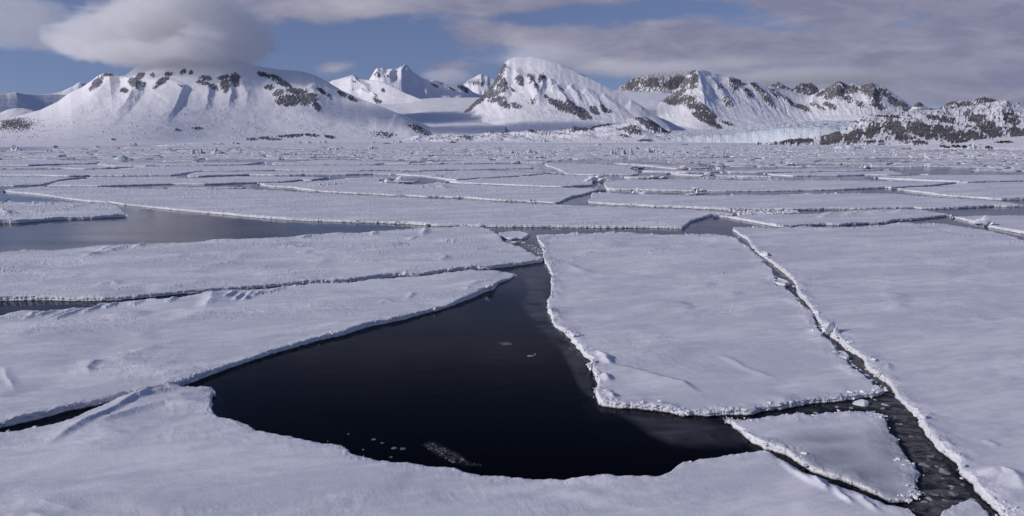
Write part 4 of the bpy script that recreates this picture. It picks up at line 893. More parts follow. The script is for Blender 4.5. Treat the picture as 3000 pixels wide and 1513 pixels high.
mountain('pale blue crevassed glacier front meeting the sea ice between the moraine and the dark hill', 1900, 2560,
    [(1900,420),(1915,404),(1935,390),(1955,385),(2000,382),(2060,380),(2120,378),(2165,375),(2195,369),(2230,364),(2270,360),(2320,357),(2400,356),(2480,356),(2560,358)],
    [(1900,2300),(2000,2900),(2150,3100),(2300,3200),(2560,3200)], [(1900,2120),(2000,2080),(2150,2020),(2300,1900),(2400,1820),(2560,1800)], foot_is_Y=True, prof=0.62, bank=0.42, du=1.5, nt=170, gully=0.0, noise=0.9, jag=1.0, seed=91, mat=M_GLAC, name='glacier', cat='glacier', post=glac_post)
# ------------------------------------------------------------------ icebergs and bergy bits frozen into the pack
def lump(name, label, cat, px, py, w, h, peaks, mat, group=None, depth=0.6, seed=0, sharp=1.4, z0=0.0, rough=0.35, n=26):
    """px,py: middle of its waterline; w,h in photograph pixels; peaks: (position -1..1, height 0..1, half width)"""
    x0, y0 = on_z(px, py, z0); x0, y0 = float(x0), float(y0)
    s = y0 / F * 1.0
    W, Hh = w * s, h * s; Dp = W * depth
    gx, gy = np.meshgrid(np.linspace(-1, 1, n), np.linspace(-1, 1, max(9, int(n * 0.6))))
    sx = 0.5 * W * gx; sy = 0.5 * Dp * gy
    ht = np.zeros_like(gx)
    r = np.random.default_rng(seed + 50)
    for (p, ph, pw) in peaks:
        off = r.uniform(-.25, .25)
        q = np.abs((gx - p) / pw) ** sharp + np.abs((gy - off) / max(0.45, pw * 1.1)) ** 1.6
        ht = np.maximum(ht, ph * np.clip(1 - q, 0, 1) ** 0.7)
    rim = np.clip((1 - np.maximum(np.abs(gx), np.abs(gy))) * 3, 0, 1)
    nz = ridged(gx * 2.4 + seed, gy * 1.8, 4, seed + 3, 0.6)
    ht = ht * (1 + rough * nz) + 0.06 * rim * (nz + .6)
    z = ht * Hh; edge = (np.abs(gx) > .999) | (np.abs(gy) > .999); z[edge] = -0.4
    jx = fbm(gx * 3 + seed, gy * 3, 3, seed + 8) * 0.05 * W; jy = fbm(gx * 3, gy * 3 + seed, 3, seed + 9) * 0.08 * Dp
    a, b = gx.shape
    i = np.arange(a - 1)[:, None] * b + np.arange(b - 1)[None, :]
    Fq = np.stack([i, i + 1, i + b + 1, i + b], -1).reshape(-1, 4)
    V = np.stack([x0 + sx + jx, y0 + 0.5 * Dp + sy + jy, z0 + z], -1).reshape(-1, 3)
    o = mesh_obj(name, V, Fq, mat, None, False)
    return tag(o, label, cat, group)

P1 = [(-.25, 1, .45), (.35, .7, .35), (.7, .5, .3)]; P2 = [(.1, 1, .35), (-.5, .5, .4), (.6, .35, .4)]; P3 = [(0, 1, .7), (-.6, .5, .4), (.6, .6, .4)]; P4 = [(-.5, .8, .4), (0, .5, .4), (.45, 1, .35)]; P5 = [(-.1, 1, .2), (-.4, .45, .35), (.4, .35, .5)]; P6 = [(0, .8, 1.0), (.5, 1, .4)]
bergs = [
 ('pale blue iceberg with a tall left hump at the far left edge of the pack', 35, 443, 44, 12, P1),
 ('blue-white ice lumps at the end of the dark shore water', 384, 426.5, 28, 5, P4),
 ('grey-green sprawling iceberg left of centre, ahead of the twin-piece iceberg', 350, 470, 56, 9, P3),
 ('rounded grey-blue bergy bit, left piece of the iceberg cluster near the tan block', 562, 452, 16, 10, P6),
 ('arched blue-white iceberg in the middle of the cluster near the tan block', 585, 453, 26, 14, P2),
 ('dark slab iceberg topped by a white pyramid, next to the tan block', 628, 453, 44, 14, [(-.05, 1, .26), (0, .52, 1.05), (.5, .45, .6)]),
 ('pale bergy bit below the flat-topped mountain, just off the stony shore', 684, 423.5, 28, 6, P1),
 ('low row of pale ice blocks under the stony shore', 870, 420.6, 26, 5, P4),
 ('small pinkish ice blocks right of the pale row below the stony shore', 902, 420.4, 20, 4, P3),
 ('pale turquoise ice blocks at the foot of the flat-topped mountain', 942, 420.4, 32, 5, P4),
 ('tiny square bergy bit on the fast ice left of the valley glacier', 1091, 419.6, 14, 4, P6),
 ('low pale iceberg on the fast ice below the valley glacier', 1160, 419.6, 36, 6, P4),
 ('pinnacled iceberg with a thin spire amid the rubble left of centre', 1090, 438.5, 34, 11, P5),
 ('wide flat patch of pale blue bergy ice in the rubble left of centre', 973, 440.5, 40, 5, P4),
 ('bright turquoise castle-shaped iceberg at centre with a tower at its left end', 1352, 415.8, 36, 11, [(-.4, 1, .16), (-.1, .5, .5), (.5, .55, .4)]),
 ('spiky turquoise iceberg on the fast ice under the pyramid mountain', 1594, 418.6, 30, 10, P2),
 ('small green iceberg left of the glacier front', 1752, 427.5, 20, 5, P6),
 ('long low grey-green iceberg at the centre of the rubble', 1463, 449, 36, 5, P3),
 ('grey-green iceberg with a blunt left head at the centre', 1503, 452, 32, 8, P1),
 ('ribbed dark green iceberg right of the blunt-headed one', 1552, 452, 44, 9, P3),
 ('white-faced bergy bit with a tan side, front of the blue iceberg group', 1797, 455, 26, 10, P1),
 ('small blue bergy bit standing behind the white-faced one', 1807, 447, 14, 7, P2),
 ('large light blue iceberg with a leaning tower, in the group left of the glacier', 1840, 455, 42, 14, P4),
 ('pale blue iceberg farther back in the group left of the glacier', 1863, 439, 24, 7, P3),
 ('blue iceberg with a high left shoulder and dark right flank', 1908, 449.5, 48, 10, P1),
 ('low blue tail of ice right of the high-shouldered iceberg', 1938, 449.5, 16, 4, P6),
 ('pointed pale iceberg in the rubble before the glacier', 1972, 456, 18, 9, P2),
 ('faint low iceberg in the rubble right of the pointed pale one', 2010, 450.5, 22, 5, P3),
 ('left of two small blue towers of ice in front of the glacier', 2119, 456, 9, 10, P6),
 ('right of two small blue towers of ice in front of the glacier', 2132, 456, 12, 12, P2),
 ('small blue-grey bergy bit below the left end of the dark hill', 2285, 450, 13, 5, P3),
 ('white flat iceberg against the dark rocks at the glacier end', 2261, 424.6, 46, 6, P4),
 ('light blue two-humped iceberg on the fast ice by the dark rocks', 2327, 430.6, 36, 9, P4),
 ('pale blue lumps of ice under the dark hill', 2387, 426.6, 26, 7, P1),
 ('long white tabular iceberg with a blue right end beneath the dark hill', 2494, 436.8, 74, 9, [(-.5, .7, .6), (.1, .8, .6), (.75, 1, .3)]),
 ('bright blue pointed iceberg before the islet at right', 2864, 438, 52, 14, P5),
 ('small bergy bits in the left part of the pack, near the dark water', 140, 445.5, 22, 4, P4),
 ('little blue-white lump in the left pack below the shore water', 250, 440.5, 14, 4, P2),
 ('flat white slab afloat in the dark shore water at left', 278, 433.2, 24, 3.5, P3),
 ('small turquoise bergy bit left of the cluster with the pyramid', 492, 438.5, 16, 5, P2),
 ('isolated pale bergy bit close to shore left of centre', 538, 426.5, 14, 4, P3),
]
for k, (lb, px, py, w, h, pk) in enumerate(bergs):
    lump('iceberg', lb, 'iceberg', px, py, w * 1.08, h * 1.22, pk, M_BERG, seed=k * 5 + 1)
lump('ice_block', 'small tan block standing on the ice just right of the pyramid-topped iceberg', 'ice block', 658, 455, 6.5, 7.5, [(-.3, .95, .5), (.35, 1, .55)], M_TAN, seed=5, depth=.8, sharp=3)
for k, (lb, px, py, w, h, m) in enumerate([
 ('brown dirt-stained ice lump in the left pack below the shore', 344, 436.6, 14, 4, M_DIRTY), ('orange-brown stained ice piece behind the blue iceberg group', 1818, 439.5, 22, 6, M_DIRTY), ('reddish-brown dirty ice in front of the glacier', 2007, 426.6, 26, 4, M_DIRTY), ('tan dirty ice mound in front of the glacier', 2154, 428.8, 20, 3.4, M_TAN), ('grey-tan dirty ice heap left of the islet', 2661, 438.6, 36, 6, M_DIRTY)]):
    lump('dirty_ice', lb, 'dirty ice', px, py, w, h, P4, m, seed=300 + k)
for k, (lb, px, py, w, h) in enumerate([
 ('dark rock breaking the shore water at the left', 160, 431.4, 15, 3.6), ('short dark rock at the left end of the shore reef', 627, 423.8, 10, 2.6), ('flat dark rock at the right end of the shore reef', 645, 423.8, 24, 2.2), ('low dark rock on the fast ice left of the castle-shaped iceberg', 1131, 421.6, 30, 2.2), ('dark rock just before the castle-shaped iceberg', 1326, 419.8, 22, 4.2)]):
    lump('shore_rock', lb, 'rock', px, py, w, h, P3, M_ROCK, seed=400 + k)

# ------------------------------------------------------------------ loose blocks and pans near by
def block(name, label, cat, px, py, size, parts, mat, z0=0.0, seed=0, group=None, level=3):
    """broken slabs heaped at a point; parts: (dx, dy, dz, sx, sy, sz, tilt x, tilt y, spin) in metres x size"""
    x0, y0 = on_z(px, py, z0); V, Fc, o = [], [], 0
    for k, (dx, dy, dz, sx, sy, sz, rx, ry, rz) in enumerate(parts):
        v, f = rough_blob(level, seed * 17 + k, 0.12, 0.85)
        from mathutils import Euler
        M = np.array(Euler((math.radians(rx), math.radians(ry), math.radians(rz))).to_matrix())
        q = (v * (sx, sy, sz)) @ M.T + (dx, dy, dz)
        nz = fbm(v[:, 0] * 3 + k, v[:, 1] * 3 + v[:, 2] * 2, 3, seed + k)[:, None] * 0.10 * min(sx, sy, sz) * 2
        q = (q + v * nz) * size + (float(x0), float(y0), z0)
        V.append(q); Fc.append(f + o); o += len(v)
    ob = mesh_obj(name, np.concatenate(V), np.concatenate(Fc), mat, None, False)
    return tag(ob, label, cat, group)

block('ice_block', 'upright broken slab of ice casting a long shadow by the diagonal crack', 'ice block', 2432, 972, 1.0,
      [(0, 0, .25, .62, .16, .5, 10, -14, 35), (-.45, -.25, .12, .5, .35, .2, 6, 20, 10), (.25, -.5, .12, .45, .22, .3, -20, 10, 60), (-.1, .3, .2, .4, .12, .45, 14, 18, -20), (.42, -.1, .2, .28, .1, .42, 4, 25, 70)], M_BLOCK, 0.27, 3)
block('ice_block', 'small angular ice lump on the near lip of the drifted floe above the narrow lead', 'ice block', 1188, 808, 1.0,
      [(0, 0, .2, .55, .22, .34, 12, -15, 15), (.5, 0, .1, .4, .25, .2, 0, 10, -10), (-.5, -.05, .08, .3, .22, .2, 0, 0, 40)], M_BLOCK, 0.30, 5)
block('ice_block', 'cube of clear ice standing on the tip of the long pointed floe', 'ice block', 1430, 846, 1.0,
      [(0, 0, .22, .3, .26, .34, 5, 8, 25), (.3, .1, .1, .28, .2, .18, 0, 0, 0)], M_BLOCK, 0.32, 6)
block('ice_block', 'big icy rubble mound at the corner of a far floe, right of centre', 'ice block', 1752, 530, 1.0,
      [(-1.6, 0, .6, 2.6, 1.4, 1.3, 0, 10, 10), (1.6, 0, .4, 2.2, 1.3, 1.1, 0, -12, -20), (0, .8, .9, 1.8, 1.0, 1.4, 10, 0, 30), (3.4, -.4, .1, 1.4, .9, .6, 0, 0, 0), (-3.6, -.3, .1, 1.3, .9, .6, 0, 0, 20)], M_RIM, 0.4, 7)
block('ice_block', 'heap of jagged slabs beside the open lead left of centre', 'ice block', 1165, 536, 1.0,
      [(-2.6, 0, .3, 2.4, 1.0, .7, 8, 14, 10), (.2, .3, .7, 1.6, .6, 1.5, 0, -30, 5), (2.6, 0, .2, 2.6, 1.0, .5, 0, 8, -6), (5.2, 0, .2, 1.8, .9, .5, 0, -8, 16), (-5, -.2, .2, 1.6, .9, .5, 0, -8, 16)], M_RIM, 0.35, 8)
block('ice_block', 'tall snow-capped lump on the near edge of the far right floe', 'ice block', 2875, 657, 1.0,
      [(-.5, 0, .35, 1.0, .7, .6, 0, 10, 10), (.5, 0, .55, .8, .6, .8, 10, -15, 30), (1.5, 0, .1, .8, .5, .3, 0, 0, 0), (-1.5, .1, .1, .8, .5, .3, 0, 0, 0)], M_RIM, 0.5, 9)
block('ice_block', 'thin pinnacle of ice on the edge of the lead right of centre', 'ice block', 2043, 571, 1.0,
      [(0, 0, .9, .55, .5, 1.5, 6, 10, 20), (-1.6, 0, .2, 1.3, .6, .4, 0, 0, 0)], M_RIM, 0.45, 10)
block('ice_block', 'pointed snow lump with small blocks on the lead edge below the four-sided floe', 'ice block', 1868, 568, 1.0,
      [(0, 0, .7, .8, .6, 1.1, 6, -10, 20), (1.2, 0, .2, 1.3, .8, .5, 0, 0, 0), (-1.0, .1, .2, .8, .6, .6, 0, 20, 0)], M_RIM, 0.45, 11)
block('ice_block', 'pale ice mound on the upper lip of the same lead', 'ice block', 2040, 560, 1.0,
      [(0, 0, .4, 1.7, .9, .8, 0, 0, 10), (1.6, 0, .2, 1.2, .8, .5, 0, 0, 0)], M_RIM, 0.5, 12)
for k, (px, py, w, lb) in enumerate([(1294, 482, 3.0, 'snowy knob on a far floe at centre'), (1515, 478, 4.0, 'low white mound between the far floes at centre'), (2003, 498, 4.5, 'white rubble heap at the end of a far sliver floe'), (2075, 517, 4.0, 'white slabs beside the brash-filled lead'), (1865, 493, 4.5, 'flat-topped white block near the pool with the drifting pan'), (1920, 523, 3.5, 'pale rubble at the right end of the drifting pan'),
                                       (2320, 484, 4.0, 'white mound at the corner of a far floe before the dark hill'), (2537, 494, 3.5, 'white blocks on a far floe below the dark hill'), (2720, 487, 3.0, 'white knob among the far floes right of the dark hill'), (2115, 489, 4.0, 'white heap on the far ice before the glacier'), (1583, 463, 4.5, 'snow-topped raised slab before the green icebergs'), (2450, 1015, 0, '')]):
    if not w: continue
    block('ice_block', lb, 'ice block', px, py, w * 0.5, [(0, 0, .3, 1, .6, .5, 0, 6, 10), (1.1, .2, .1, .9, .5, .3, 0, -8, -10), (-1.1, -.1, .1, .8, .5, .3, 0, 0, 30)], M_RIM, 0.3, 30 + k)

def pan(label, px, py, rx, ry, z0, mat, rim=0.12, seed=0, group=None, n=46, name='ice_pan', thick=0.14, irr=0.16):
    """small round pan with a raised rim; rx, ry in photograph pixels"""
    x0, y0 = on_z(px, py, z0); x1, _ = on_z(px + rx, py, z0); _, y1 = on_z(px, py - ry, z0)
    x0, y0 = float(x0), float(y0); RX, RY = abs(float(x1) - x0), abs(float(y1) - y0)
    th = np.linspace(0, 2 * math.pi, n, endpoint=False); k = 1 + irr * perlin(np.cos(th) * 1.3 + seed, np.sin(th) * 1.3, seed) + 0.05 * RNG.normal(size=n)
    rows = [(0.0, 0.02), (.35, .02), (.7, .02), (.84, rim * .8), (.93, rim), (1.0, rim * .4), (1.03, -thick * .5), (.95, -thick - .2)]
    V = []; 
    for q, z in rows:
        zz = z + thick * .4 + (RNG.normal(0, .12 * rim, n) if .8 < q < 1.02 else 0.0)
        V.append(np.column_stack([x0 + RX * q * k * np.cos(th), y0 + RY * q * k * np.sin(th), np.full(n, z0) + zz]))
    V = np.concatenate(V); Fq = []
    for r in range(len(rows) - 1):
        for i in range(n): Fq.append((r * n + i, r * n + (i + 1) % n, (r + 1) * n + (i + 1) % n, (r + 1) * n + i))
    Fq = np.array(Fq)[:, ::-1]
    return tag(mesh_obj(name, V, Fq, mat, None, True), label, 'ice pan', group)
pan('round rimmed pan frozen to the side of the diagonal crack', 2279, 826, 26, 9, 0.16, M_RIM, 0.12, 3)
pan('small rimmed pan at the top of the diagonal crack', 2236, 744, 11, 4.5, 0.27, M_RIM, 0.14, 4)
pan('smooth oval slab wedged in the diagonal crack near the lower end', 2463, 1040, 18, 11, 0.16, M_RIM, 0.05, 6)
pan('loose snowy pan drifting in the junction of leads above the dark pool', 1506, 690, 45, 9, 0.12, M_RIM, 0.10, 7, thick=.22)
x_, y_ = on_z(1506, 690, .3)
block('ice_block', 'little clump of brash beside the loose pan at the lead junction', 'ice block', 1511, 713, 1.0, [(0, 0, .05, .8, .4, .22, 0, 0, 10), (.9, .3, .02, .5, .3, .16, 0, 0, 0), (-.8, .1, 0, .4, .3, .14, 0, 0, 0)], M_BLOCK, 0.0, 61)
block('ice_block', 'single scrap of clear ice floating in the middle of the dark pool', 'ice block', 1557, 1044, 1.0, [(0, 0, .0, .30, .2, .05, 0, 0, 0), (.25, .1, .06, .06, .05, .10, 0, 0, 0)], M_SLUSH_PALE, 0.0, 62)
for k, (px, py, rx, ry) in enumerate([(1095, 1289, 11, 3.5), (1120, 1299, 7, 3), (1155, 1314, 11, 5), (1180, 1316, 14, 5), (1021, 1273, 4, 2.4), (1146, 1341, 7, 3.5), (1064, 1319, 5, 2)]):
    pan('little grey slush disc afloat near the curved edge of the foreground floe', px, py, rx * .85, ry * .8, -0.016, M_SLUSH, 0.01, 20 + k, 'slush discs in the dark pool', n=22, thick=.01, irr=0.5)

# ------------------------------------------------------------------ brash
def scatter_poly(poly, n, rng):
    P = np.array(poly, float); lo, hi = P.min(0), P.max(0); out = []
    while len(out) < n:
        q = rng.uniform(lo, hi, (n * 3, 2)); q = q[inside(q[:, 0], q[:, 1], P)]; out.extend(q.tolist())
    return np.array(out[:n])
rng = np.random.default_rng(77)
# slush raft in the pool
q = scatter_poly([(1236,1302),(1262,1295),(1300,1310),(1345,1335),(1362,1352),(1405,1358),(1412,1364),(1370,1366),(1330,1356),(1280,1330)], 260, rng)
x, y = on_z(q[:, 0], q[:, 1], 0)
v, f = chunk_cloud(np.column_stack([x, y, np.full(len(x), -0.022)]), 0.03 + 0.11 * rng.random(len(x)) ** 3, 2, 0.22, rng)
tag(mesh_obj('slush_raft', v, f, M_SLUSH, None, True), 'patch of grey slush afloat near the curved foreground edge', 'slush', None, 'stuff')
# slush filling the lead at lower right
LEAD = [(2200,1222),(2300,1206),(2420,1186),(2520,1174),(2590,1160),(2620,1150),(2690,1235),(2715,1285),(2770,1350),(2810,1405),(2850,1445),(2930,1512),(2930,1560),(2700,1560),(2640,1490),(2690,1465),(2700,1390),(2670,1350),(2610,1260),(2590,1215),(2500,1200),(2300,1215)]
q = scatter_poly(LEAD, 900, rng); x, y = on_z(q[:, 0], q[:, 1], 0)
dens = fbm(x / 1.2, y / 1.2, 3, 44) + .25 > rng.random(len(x)) * .7
x, y = x[dens], y[dens]
v, f = chunk_cloud(np.column_stack([x, y, np.full(len(x), -0.035)]), 0.03 + 0.12 * rng.random(len(x)) ** 3, 2, 0.4, rng)
tag(mesh_obj('slush', v, f, M_SLUSH, None, True), 'dark wet slush choking the lead at lower right', 'slush', None, 'stuff')
big = [(2523,1185,.34),(2446,1180,.16),(2495,1200,.2),(2384,1212,.2),(2592,1190,.22),(2585,1200,.18),(2455,1196,.18),(2706,1368,.24),(2765,1384,.3),(2791,1431,.16),(2820,1425,.16),(2816,1455,.12),(2792,1437,.12),(2703,1475,.18),(2728,1468,.2),(2790,1452,.2),(2757,1405,.14),(2666,1282,.15),(2640,1246,.14),(2725,1340,.2),(2735,1452,.2),(2849,1468,.16),(2560,1175,.14),(2620,1225,.12),(2745,1372,.12)]
for k, (px, py, s) in enumerate(big):
    pos = [(0, 0, .05, 1, .75, .42, 0, 8, k * 40), (.6, .2, .0, .6, .5, .3, 0, 0, k * 20)] if k % 2 else [(0, 0, .05, 1, .8, .45, 6, -6, k * 33)]
    lb = 'largest white lump of ice in the slushy lead, under the corner of the square floe' if k == 0 else ('smooth grey-white lump in the widest part of the slushy lead' if k == 8 else 'grey ice chunk bobbing in the slushy lead at lower right')
    block('ice_chunk', lb, 'ice chunk', px, py, s * 1.3, pos, M_SLUSH_PALE if k not in (0,) else M_BLOCK, -0.05 * (k > 0), 80 + k, None if k in (0, 8) else 'chunks in the slushy lead')
# loose crumbs at the lead junction and in the diagonal crack
q = np.concatenate([scatter_poly([(1530,720),(1560,716),(1590,735),(1592,752),(1560,738)], 160, rng), scatter_poly([(2380,925),(2392,940),(2470,1040),(2560,1118),(2600,1140),(2565,1126),(2450,1040),(2400,970)], 240, rng)])
x, y = on_z(q[:, 0], q[:, 1], 0)
v, f = chunk_cloud(np.column_stack([x, y, np.full(len(x), 0.0)]), 0.04 + 0.16 * rng.random(len(x)) ** 3, 1, 0.5, rng)
tag(mesh_obj('brash', v, f, M_BLOCK, None, False), 'small brash in the lead junction and the diagonal crack', 'brash', None, 'stuff')
# the far field of rubble ice
def field(n, ylo, yhi, xlo, xhi, s0, s1, seed, zlo=0.2, thr=-0.05):
    r = np.random.default_rng(seed)
    py = r.uniform(ylo, yhi, n); px = r.uniform(xlo, xhi, n)
    k = fbm(px / 190.0, py / 7.0, 4, seed, .6) > thr + r.normal(0, .10, n); px, py = px[k], py[k]
    k = (py > 440 - px / 45.0) & ((px > 600) | (r.random(len(px)) < .35)); px, py = px[k], py[k]
    x, y = on_z(px, py, 0)
    s = s0 + (s1 - s0) * r.random(len(x)) ** 4
    s = s * np.clip(y / 600, .6, 1.6)
    return np.column_stack([x, y, np.full(len(x), zlo)]), s
p1, s1_ = field(10500, 432.5, 466, -50, 3050, 0.2, 1.25, 501, 0.38)
p2, s2_ = field(2600, 462, 492, 1150, 3050, 0.2, 0.9, 502, 0.25, 0.02)
v, f = chunk_cloud(np.concatenate([p1, p2]), np.concatenate([s1_, s2_]), 1, 0.62, rng)
tag(mesh_obj('brash', v, f, M_BRASH, None, False), 'field of rubble ice crowding the far pack below the mountains', 'brash', None, 'stuff')
# brash in the far leads of the right
q = np.concatenate([scatter_poly(D((1030,522),(1300,515),(1700,520),(2050,535),(2050,545),(1400,535),(1100,530)), 260, rng), scatter_poly(D((1430,935),(1900,935),(2300,940),(2330,958),(1930,985),(1640,990)), 420, rng), scatter_poly(Cc((1500,440),(1800,400),(1850,430),(1600,445)), 60, rng), scatter_poly(D((880,415),(1450,408),(1400,425),(1000,425)), 120, rng)])
x, y = on_z(q[:, 0], q[:, 1], 0)
v, f = chunk_cloud(np.column_stack([x, y, np.full(len(x), 0.0)]), 0.10 + 0.55 * rng.random(len(x)) ** 3, 1, 0.5, rng)
tag(mesh_obj('brash', v, f, M_BLOCK, None, False), 'scattered brash in the narrow leads right of centre', 'brash', None, 'stuff')

# ------------------------------------------------------------------ thin new ice on the pool
def film(label, poly, strength, z, col, scale=0.5, feather=30.0, base=0.3):
    P = np.array(poly, float); lo, hi = P.min(0), P.max(0)
    gx, gy = np.meshgrid(np.linspace(lo[0], hi[0], 60), np.linspace(lo[1], hi[1], 40))
    x, y = on_z(gx, gy, z)
    dseg, _, _ = seg_dist(gx, gy, [tuple(p) for p in poly] + [tuple(poly[0])])
    ins = inside(gx.ravel(), gy.ravel(), P).reshape(gx.shape)
    fl = np.where(ins, np.clip(dseg / feather, 0, 1), 0)
    b = 60; i = np.arange(39)[:, None] * b + np.arange(59)[None, :]
    Fq = np.stack([i, i + b, i + b + 1, i + 1], -1).reshape(-1, 4)
    V = np.stack([x, y, np.full_like(x, z)], -1).reshape(-1, 3)
    return tag(mesh_obj('thin_ice', V, Fq, mat_thin("new_ice_film", strength, col, scale, base), None, True, {'film': fl.ravel()}), label, 'thin ice')
film('milky film of new ice under the near right corner of the square floe', [(1740,1185),(1800,1200),(1960,1215),(2130,1235),(2200,1290),(2170,1318),(2050,1320),(1960,1310),(1900,1280),(1820,1225)], 0.16, 0.006, (0.5, 0.52, 0.58), 0.4, 26)
film('dull skin of new ice along the left side of the square floe', [(1520,800),(1600,790),(1612,900),(1660,985),(1720,1060),(1745,1140),(1752,1185),(1700,1150),(1640,1030),(1560,950),(1520,890),(1545,850)], 0.16, 0.010, (0.5, 0.52, 0.58), 0.35, 14, 0.0)
film('grey mushy skin of slush on the lead at lower right', LEAD, 0.62, 0.012, (0.24, 0.24, 0.25), 2.4, 12, 0.12)
film('grey slush packed in the long diagonal crack', [(2380,915),(2395,935),(2412,965),(2440,990),(2480,1030),(2535,1065),(2580,1110),(2625,1150),(2590,1160),(2545,1115),(2500,1080),(2450,1035),(2405,985),(2375,935)], 0.7, 0.016, (0.26, 0.26, 0.27), 2.6, 5, 0.2)
film('slushy skin in the gap between the two corners above the pool', [(1490,705),(1560,700),(1592,730),(1594,756),(1545,735),(1505,716)], 0.5, 0.016, (0.3, 0.3, 0.32), 2.0, 6, 0.1)
film('thin grey slush film by the curved foreground edge', [(1228,1302),(1262,1290),(1310,1308),(1356,1333),(1372,1350),(1418,1360),(1412,1368),(1365,1368),(1322,1358),(1268,1332)], 0.20, 0.008, (0.32, 0.33, 0.35), 3.2, 12, 0.0)
film('small milky swirl on the pool left of the floating scrap', [(1455,1003),(1485,1000),(1505,1006),(1500,1014),(1470,1016)], 0.5, 0.014, (0.5, 0.5, 0.55), 3.0, 7)

# ------------------------------------------------------------------ the gull
def gull():
    import bmesh
    dx, dy, dz = ray(18.3, 590.0); t = 96.0
    org = np.array([float(dx) * t, float(dy) * t, H + float(dz) * t])
    r_ = np.array([1, 0, 0.0]); s = 96.0 / F      # metres per pixel there
    P = lambda px, py, d=0.0: tuple(org + np.array([(px - 18.3) * s, d, -(py - 590.0) * s]))
    pts = [(18.3, 590, 0), (19.6, 590.6, -.12), (17.2, 589.4, .12), (20.3, 591.0, -.22), (20.1, 588.2, .02), (22.8, 584.6, .03), (25.0, 583.6, .0), (29.0, 583.5, -.08), (33.0, 583.4, -.18), (16.2, 589.4, .02), (11.5, 590.6, .03), (9.0, 592.8, .0), (7.2, 595.4, -.08), (5.8, 597.8, -.18), (16.4, 589.2, .24), (20.9, 591.3, -.30)]
    ed = [(2, 0), (0, 1), (1, 3), (0, 4), (4, 5), (5, 6), (6, 7), (7, 8), (0, 9), (9, 10), (10, 11), (11, 12), (12, 13), (2, 14), (3, 15)]
    rad = [.13, .12, .10, .06, .085, .08, .075, .06, .02, .085, .08, .075, .06, .02, .08, .03]
    me = bpy.data.meshes.new('gull'); me.from_pydata([P(a, b, c) for a, b, c in pts], ed, []); me.update()
    o = bpy.data.objects.new('gull', me); C.objects.link(o)
    sk = o.modifiers.new('skin', 'SKIN')
    for i, v in enumerate(me.skin_vertices[0].data):
        w = 4 <= i <= 13
        v.radius = (rad[i] * (1.2 if w else 1), rad[i] * (0.75 if w else 1)); v.use_root = (i == 0)
    sub = o.modifiers.new('sub', 'SUBSURF'); sub.levels = 1; sub.render_levels = 1
    m, nt, n, l = new_mat('gull_plumage'); g = G(nt); x, y, z = g.sep(g.pos())
    d = g.m('ABSOLUTE', g.sub(x, float(org[0])))
    tip = g.map(d, 0.16, 0.30)
    g.out(g.principled(g.mix(tip, (0.24, 0.22, 0.22), (0.02, 0.02, 0.025)), 0.7, None, 0.2))
    me.materials.append(m)
    tag(o, 'grey gull with dark wing tips gliding low over the ice at the left edge', 'gull')
gull()

# ------------------------------------------------------------------ sea, sea bed
me = [(-900, -60, 0), (900, -60, 0), (9000, 3000, 0), (9000, 9000, 0), (-9000, 9000, 0), (-9000, 3000, 0)]
tag(mesh_obj('sea', me, [(0, 1, 2, 3, 4, 5)], M_WATER, None, False), 'still cold sea water showing dark in the leads', None, None, 'structure')
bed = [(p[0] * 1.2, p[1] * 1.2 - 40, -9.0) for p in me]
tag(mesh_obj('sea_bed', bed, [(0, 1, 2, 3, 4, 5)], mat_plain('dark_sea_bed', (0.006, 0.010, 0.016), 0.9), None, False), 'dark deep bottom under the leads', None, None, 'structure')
# ------------------------------------------------------------------ real clouds wrapped round the summits
def mat_cloud(name, sigma, nscale, balls, edge=0.35, amp=1.3, flat=None):
    """balls: (x, z, rx, rz, ry) in the hull's own unit space"""
    m, nt, n, l = new_mat(name); g = G(nt)
    tc = n.new('ShaderNodeTexCoord')
    ox, oy, oz = g.sep(tc.outputs['Object'])
    p = g.pos(); px, py, pz = g.sep(p)
    q = g.vec(px, py, g.mul(pz, 1.5))
    n1 = g.noise(q, nscale, 7, 0.66, 0.6)
    best = None
    for (bx, bz, rx, rz, ry) in balls:
        a = g.mul(g.sub(ox, bx), 1 / rx); b = g.mul(g.sub(oz, bz), 1 / rz); c = g.mul(oy, 1 / ry)
        r = g.sub(1.0, g.m('SQRT', g.add(g.add(g.mul(a, a), g.mul(b, b)), g.mul(c, c))))
        r = g.mul(r, min(rx, rz) * 2.2)
        best = r if best is None else g.m('SMOOTH_MAX', best, r, 0.12)
    d = g.add(best, g.mul(g.sub(n1, 0.5), amp))
    # fade to nothing at the hull
    r2 = g.add(g.add(g.mul(ox, ox), g.mul(oy, oy)), g.mul(oz, oz))
    d = g.mul(g.map(d, 0.0, edge), g.map(r2, 1.12, 0.8))
    dens = g.mul(d, sigma)
    v = n.new('ShaderNodeVolumeScatter'); v.inputs['Color'].default_value = (0.985, 0.989, 1.0, 1); v.inputs['Anisotropy'].default_value = 0.0
    l.new(dens, v.inputs['Density'])
    g.out(None, v.outputs[0])
    try: m.cycles.volume_step_rate = 0.28
    except Exception: pass
    return m
M_CAP = mat_cloud('cap_cloud', 0.011, 0.0085, [(0.05, -.42, .82, .26, .8), (-.66, -.25, .34, .30, .6), (-.45, -.05, .3, .3, .6), (-.15, .05, .42, .42, .7), (.25, .30, .48, .50, .8), (.55, -.10, .34, .45, .7), (-.38, -.12, .3, .3, .6)], 0.24, 1.15)
M_PUFF = mat_cloud('puffy_cloud', 0.0036, 0.0085, [(-.35, .15, .6, .6, .8), (.15, .0, .55, .5, .7), (.35, -.35, .42, .32, .6), (-.2, -.2, .6, .4, .7)], 0.24, 1.15)
M_VEIL = mat_cloud('thin_cloud', 0.0035, 0.0055, [(0, 0, .75, .6, .8), (.4, -.2, .5, .4, .6), (-.4, -.1, .45, .35, .6)], 0.9, 1.9)
